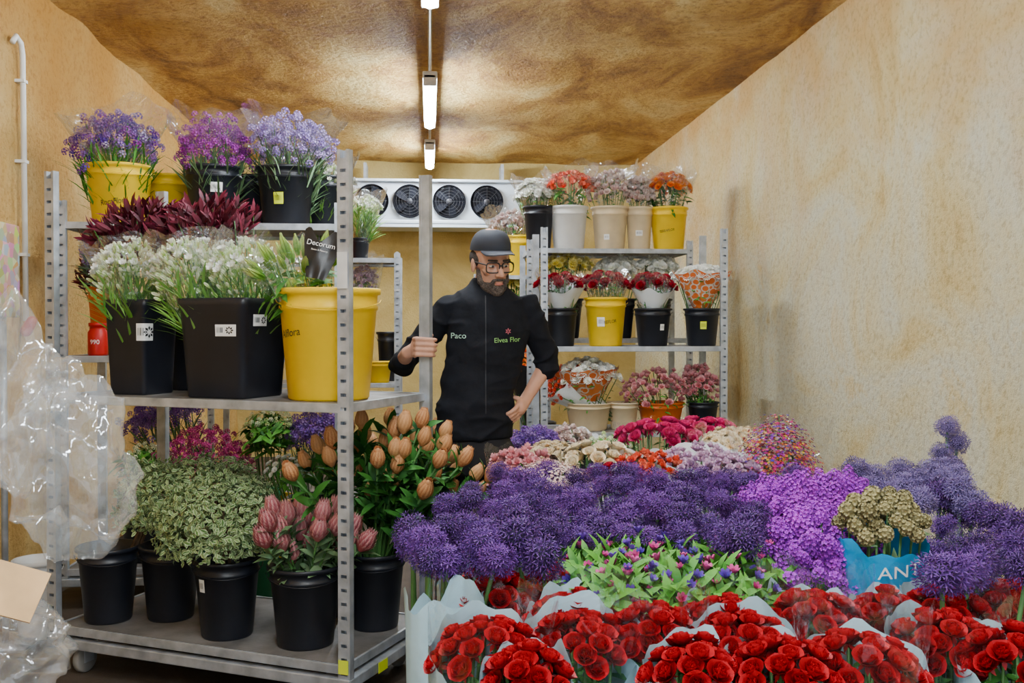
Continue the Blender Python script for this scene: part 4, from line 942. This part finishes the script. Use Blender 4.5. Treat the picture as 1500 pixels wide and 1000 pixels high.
for h,dx in((hipR,-.03),(hipL,.03)):
    c=MB(); an=Vector((h.x+dx,YM+.02,.0)); c.ell(tuple(an+Vector((0,-.04,.055))),(.052,.135,.055)); c.ell(tuple(an+Vector((0,.03,.08))),(.05,.06,.06))
    o=remesh(c,'shoe',DARKM,.006,2)
c=MB(); c.ell((0,-.036,-.088),(.060,.062,.038),HM); c.ell((0,-.072,-.100),(.034,.030,.024),HM); c.cap((-.024,-.099,-.053),(.024,-.099,-.053),.006,.006,12,HM)
for s in(-1,1): c.cap((s*.066,-.018,-.03),(s*.058,-.036,-.07),.009,.016,12,HM); c.cap((s*.026,-.097,-.055),(s*.034,-.082,-.082),.008,.010,12,HM)
remesh(c,'beard',BEARDM,.0035,1)
c=MB()
for s in(-1,1): c.ell((s*.068,.018,.012),(.017,.045,.034),HM)
c.ell((0,.075,.0),(.06,.035,.05),HM); remesh(c,'hair',HAIRM,.005,1)
lip=MB(); lip.ell((0,-.099,-.069),(.018,.007,.005),HM); lip.build('lips',pm('lip',(.42,.14,.11),.5),root,world=True)
for s in(-1,1):
    e=MB(); e.ell((s*.031,-.082,-.001),(.013,.009,.005),HM); eo=e.build('eye',pm('eye_white',(.55,.5,.46),.3,var=0),root,world=True)
    e=MB(); e.ell((s*.031,-.089,-.002),(.0055,.003,.0045),HM); io=e.build('iris',INK,None); io.parent=eo; io.data.transform(mw(root).inverted())
    e=MB(); e.cap((s*.016,-.094,.021),(s*.048,-.084,.022),.005,.004,8,HM); e.build('eyebrow',HAIRM,root,world=True)
g=MB()
for s in(-1,1):
    pts=[]
    for k in range(25):
        q=2*PI*k/24; ex=4; f=1/((abs(math.cos(q))**ex+abs(math.sin(q))**ex)**(1/ex)); pts.append(HM@Vector((s*.034+.028*f*math.cos(q),-.106+.010*abs(s*.034+.027*f*math.cos(q))/.06,-.004+.020*f*math.sin(q))))
    g.tube(pts,.0030,6); g.tube([HM@Vector((s*.061,-.096,.006)),HM@Vector((s*.08,-.02,.004)),HM@Vector((s*.08,.01,.0))],.003,6)
g.tube([HM@Vector((-.008,-.106,.004)),HM@Vector((.008,-.106,.004))],.003,6)
gl=g.build('glasses',INK,root,world=True)
# baseball cap: six-panel crown with flatter front, button, curved brim
g=MB()
V=[];nn=36;mm=10
for i in range(mm+1):
    th=PI/2*i/mm; cc=math.cos(th)**.62
    for k in range(nn):
        q=2*PI*k/nn; fr=max(0,-math.sin(q))
        seam=1-.012*abs(math.cos(q*3))
        V.append(tuple(HM@Vector((.084*math.cos(q)*cc*seam,.012+.104*math.sin(q)*cc*seam-.004*fr*math.sin(2*th),.044+(.080+.010*fr*math.sin(2*th))*math.sin(th)-.014*math.sin(q)*(1-i/mm)))))
g.add(Tm(V,[[(i*nn+k,i*nn+(k+1)%nn,(i+1)*nn+(k+1)%nn,(i+1)*nn+k) for i in range(mm) for k in range(nn)]])); g.ell((0,.012,.125),(.008,.008,.004),HM)
cp=g.build('cap',CAPM,root,world=True)
V=[];nr=8
for lay in(0,-.004):
    for j in range(nr+1):
        for k in range(17):
            a=-1.0+2.0*k/16; r=j/nr
            bx=.083*math.sin(a); by=.012-.103*math.cos(a)
            ox=bx*(1-.10*r*r); oy=by-r*.080*max(0,math.cos(a*1.15))**.55 
            V.append(tuple(HM@Vector((ox,oy,.060+lay+.002*r-4.6*ox*ox*(.3+.7*r)))))
Fq=[]
for l in(0,1):
    o_=l*(nr+1)*17
    for j in range(nr):
        for k in range(16):
            f=(o_+j*17+k,o_+j*17+k+1,o_+(j+1)*17+k+1,o_+(j+1)*17+k); Fq.append(f if l else f[::-1])
e0=nr*17
for k in range(16): Fq.append((e0+k,e0+k+1,e0+k+1+(nr+1)*17,e0+k+(nr+1)*17))
br=MB().add(Tm(V,[Fq])).build('brim',pm('cap_brim',(.045,.05,.068),.8),None); br.parent=cp; br.data.transform(mw(root).inverted())
bv=BVHTree.FromPolygons([v.co[:] for v in sweat.data.vertices],[p.vertices[:] for p in sweat.data.polygons]); inv=mw(root).inverted()
def chest(V,T,u,v,mat,name,rot=0,off=.004):
    c0=inv@P(u,v,YM-.15); out=[]
    for q in V:
        px=q[0]*math.cos(rot)-q[1]*math.sin(rot); pz=q[0]*math.sin(rot)+q[1]*math.cos(rot)
        o=Vector((c0.x+px,-1,c0.z+pz)); h=bv.ray_cast(o,Vector((0,1,0)))[0]; out.append((o.x,(h.y if h else -.13)-off,o.z))
    MB().add(Tm(out,[T])).build(name,mat,root,False)
LG=pm('thread_green',(.30,.62,.18),.6,var=0); LP=pm('thread_pink',(.6,.12,.16),.6,var=0)
V,T=textmesh('Paco',.034); chest(V,T,672,492,pm('thread_pale',(.5,.75,.6),.6,var=0),'name_lettering')
V,T=textmesh('Elvea Flor',.029); chest(V,T,744,498,LG,'shop_lettering',.05)
st=[];ft=[]
for k in range(6):
    a=k*PI/3+PI/6; i0=len(st); st+=[(.002*math.cos(a),.002*math.sin(a)),(.008*math.cos(a-.35),.008*math.sin(a-.35)),(.014*math.cos(a),.014*math.sin(a)),(.008*math.cos(a+.35),.008*math.sin(a+.35))]; ft+=[(i0,i0+1,i0+2),(i0,i0+2,i0+3)]
chest(st,ft,745,485,LP,'flower_emblem')
zv=[];zf=[]
for k in range(31):
    zz=-.02-.5*k/30*1.0; zv+=[(-.002,zz),(.002,zz)]
    if k: i0=2*k; zf+=[(i0-2,i0-1,i0+1),(i0-2,i0+1,i0)]
chest(zv,zf,712,425,pm('zip_tape',(.012,.013,.018),.6),'zip',0,.002)
# ------------------------------------------------------------ light
w=bpy.data.worlds.new('world'); S.world=w; w.use_nodes=True; bg=w.node_tree.nodes['Background']; bg.inputs[0].default_value=(.84,.92,1,1); bg.inputs[1].default_value=2.2
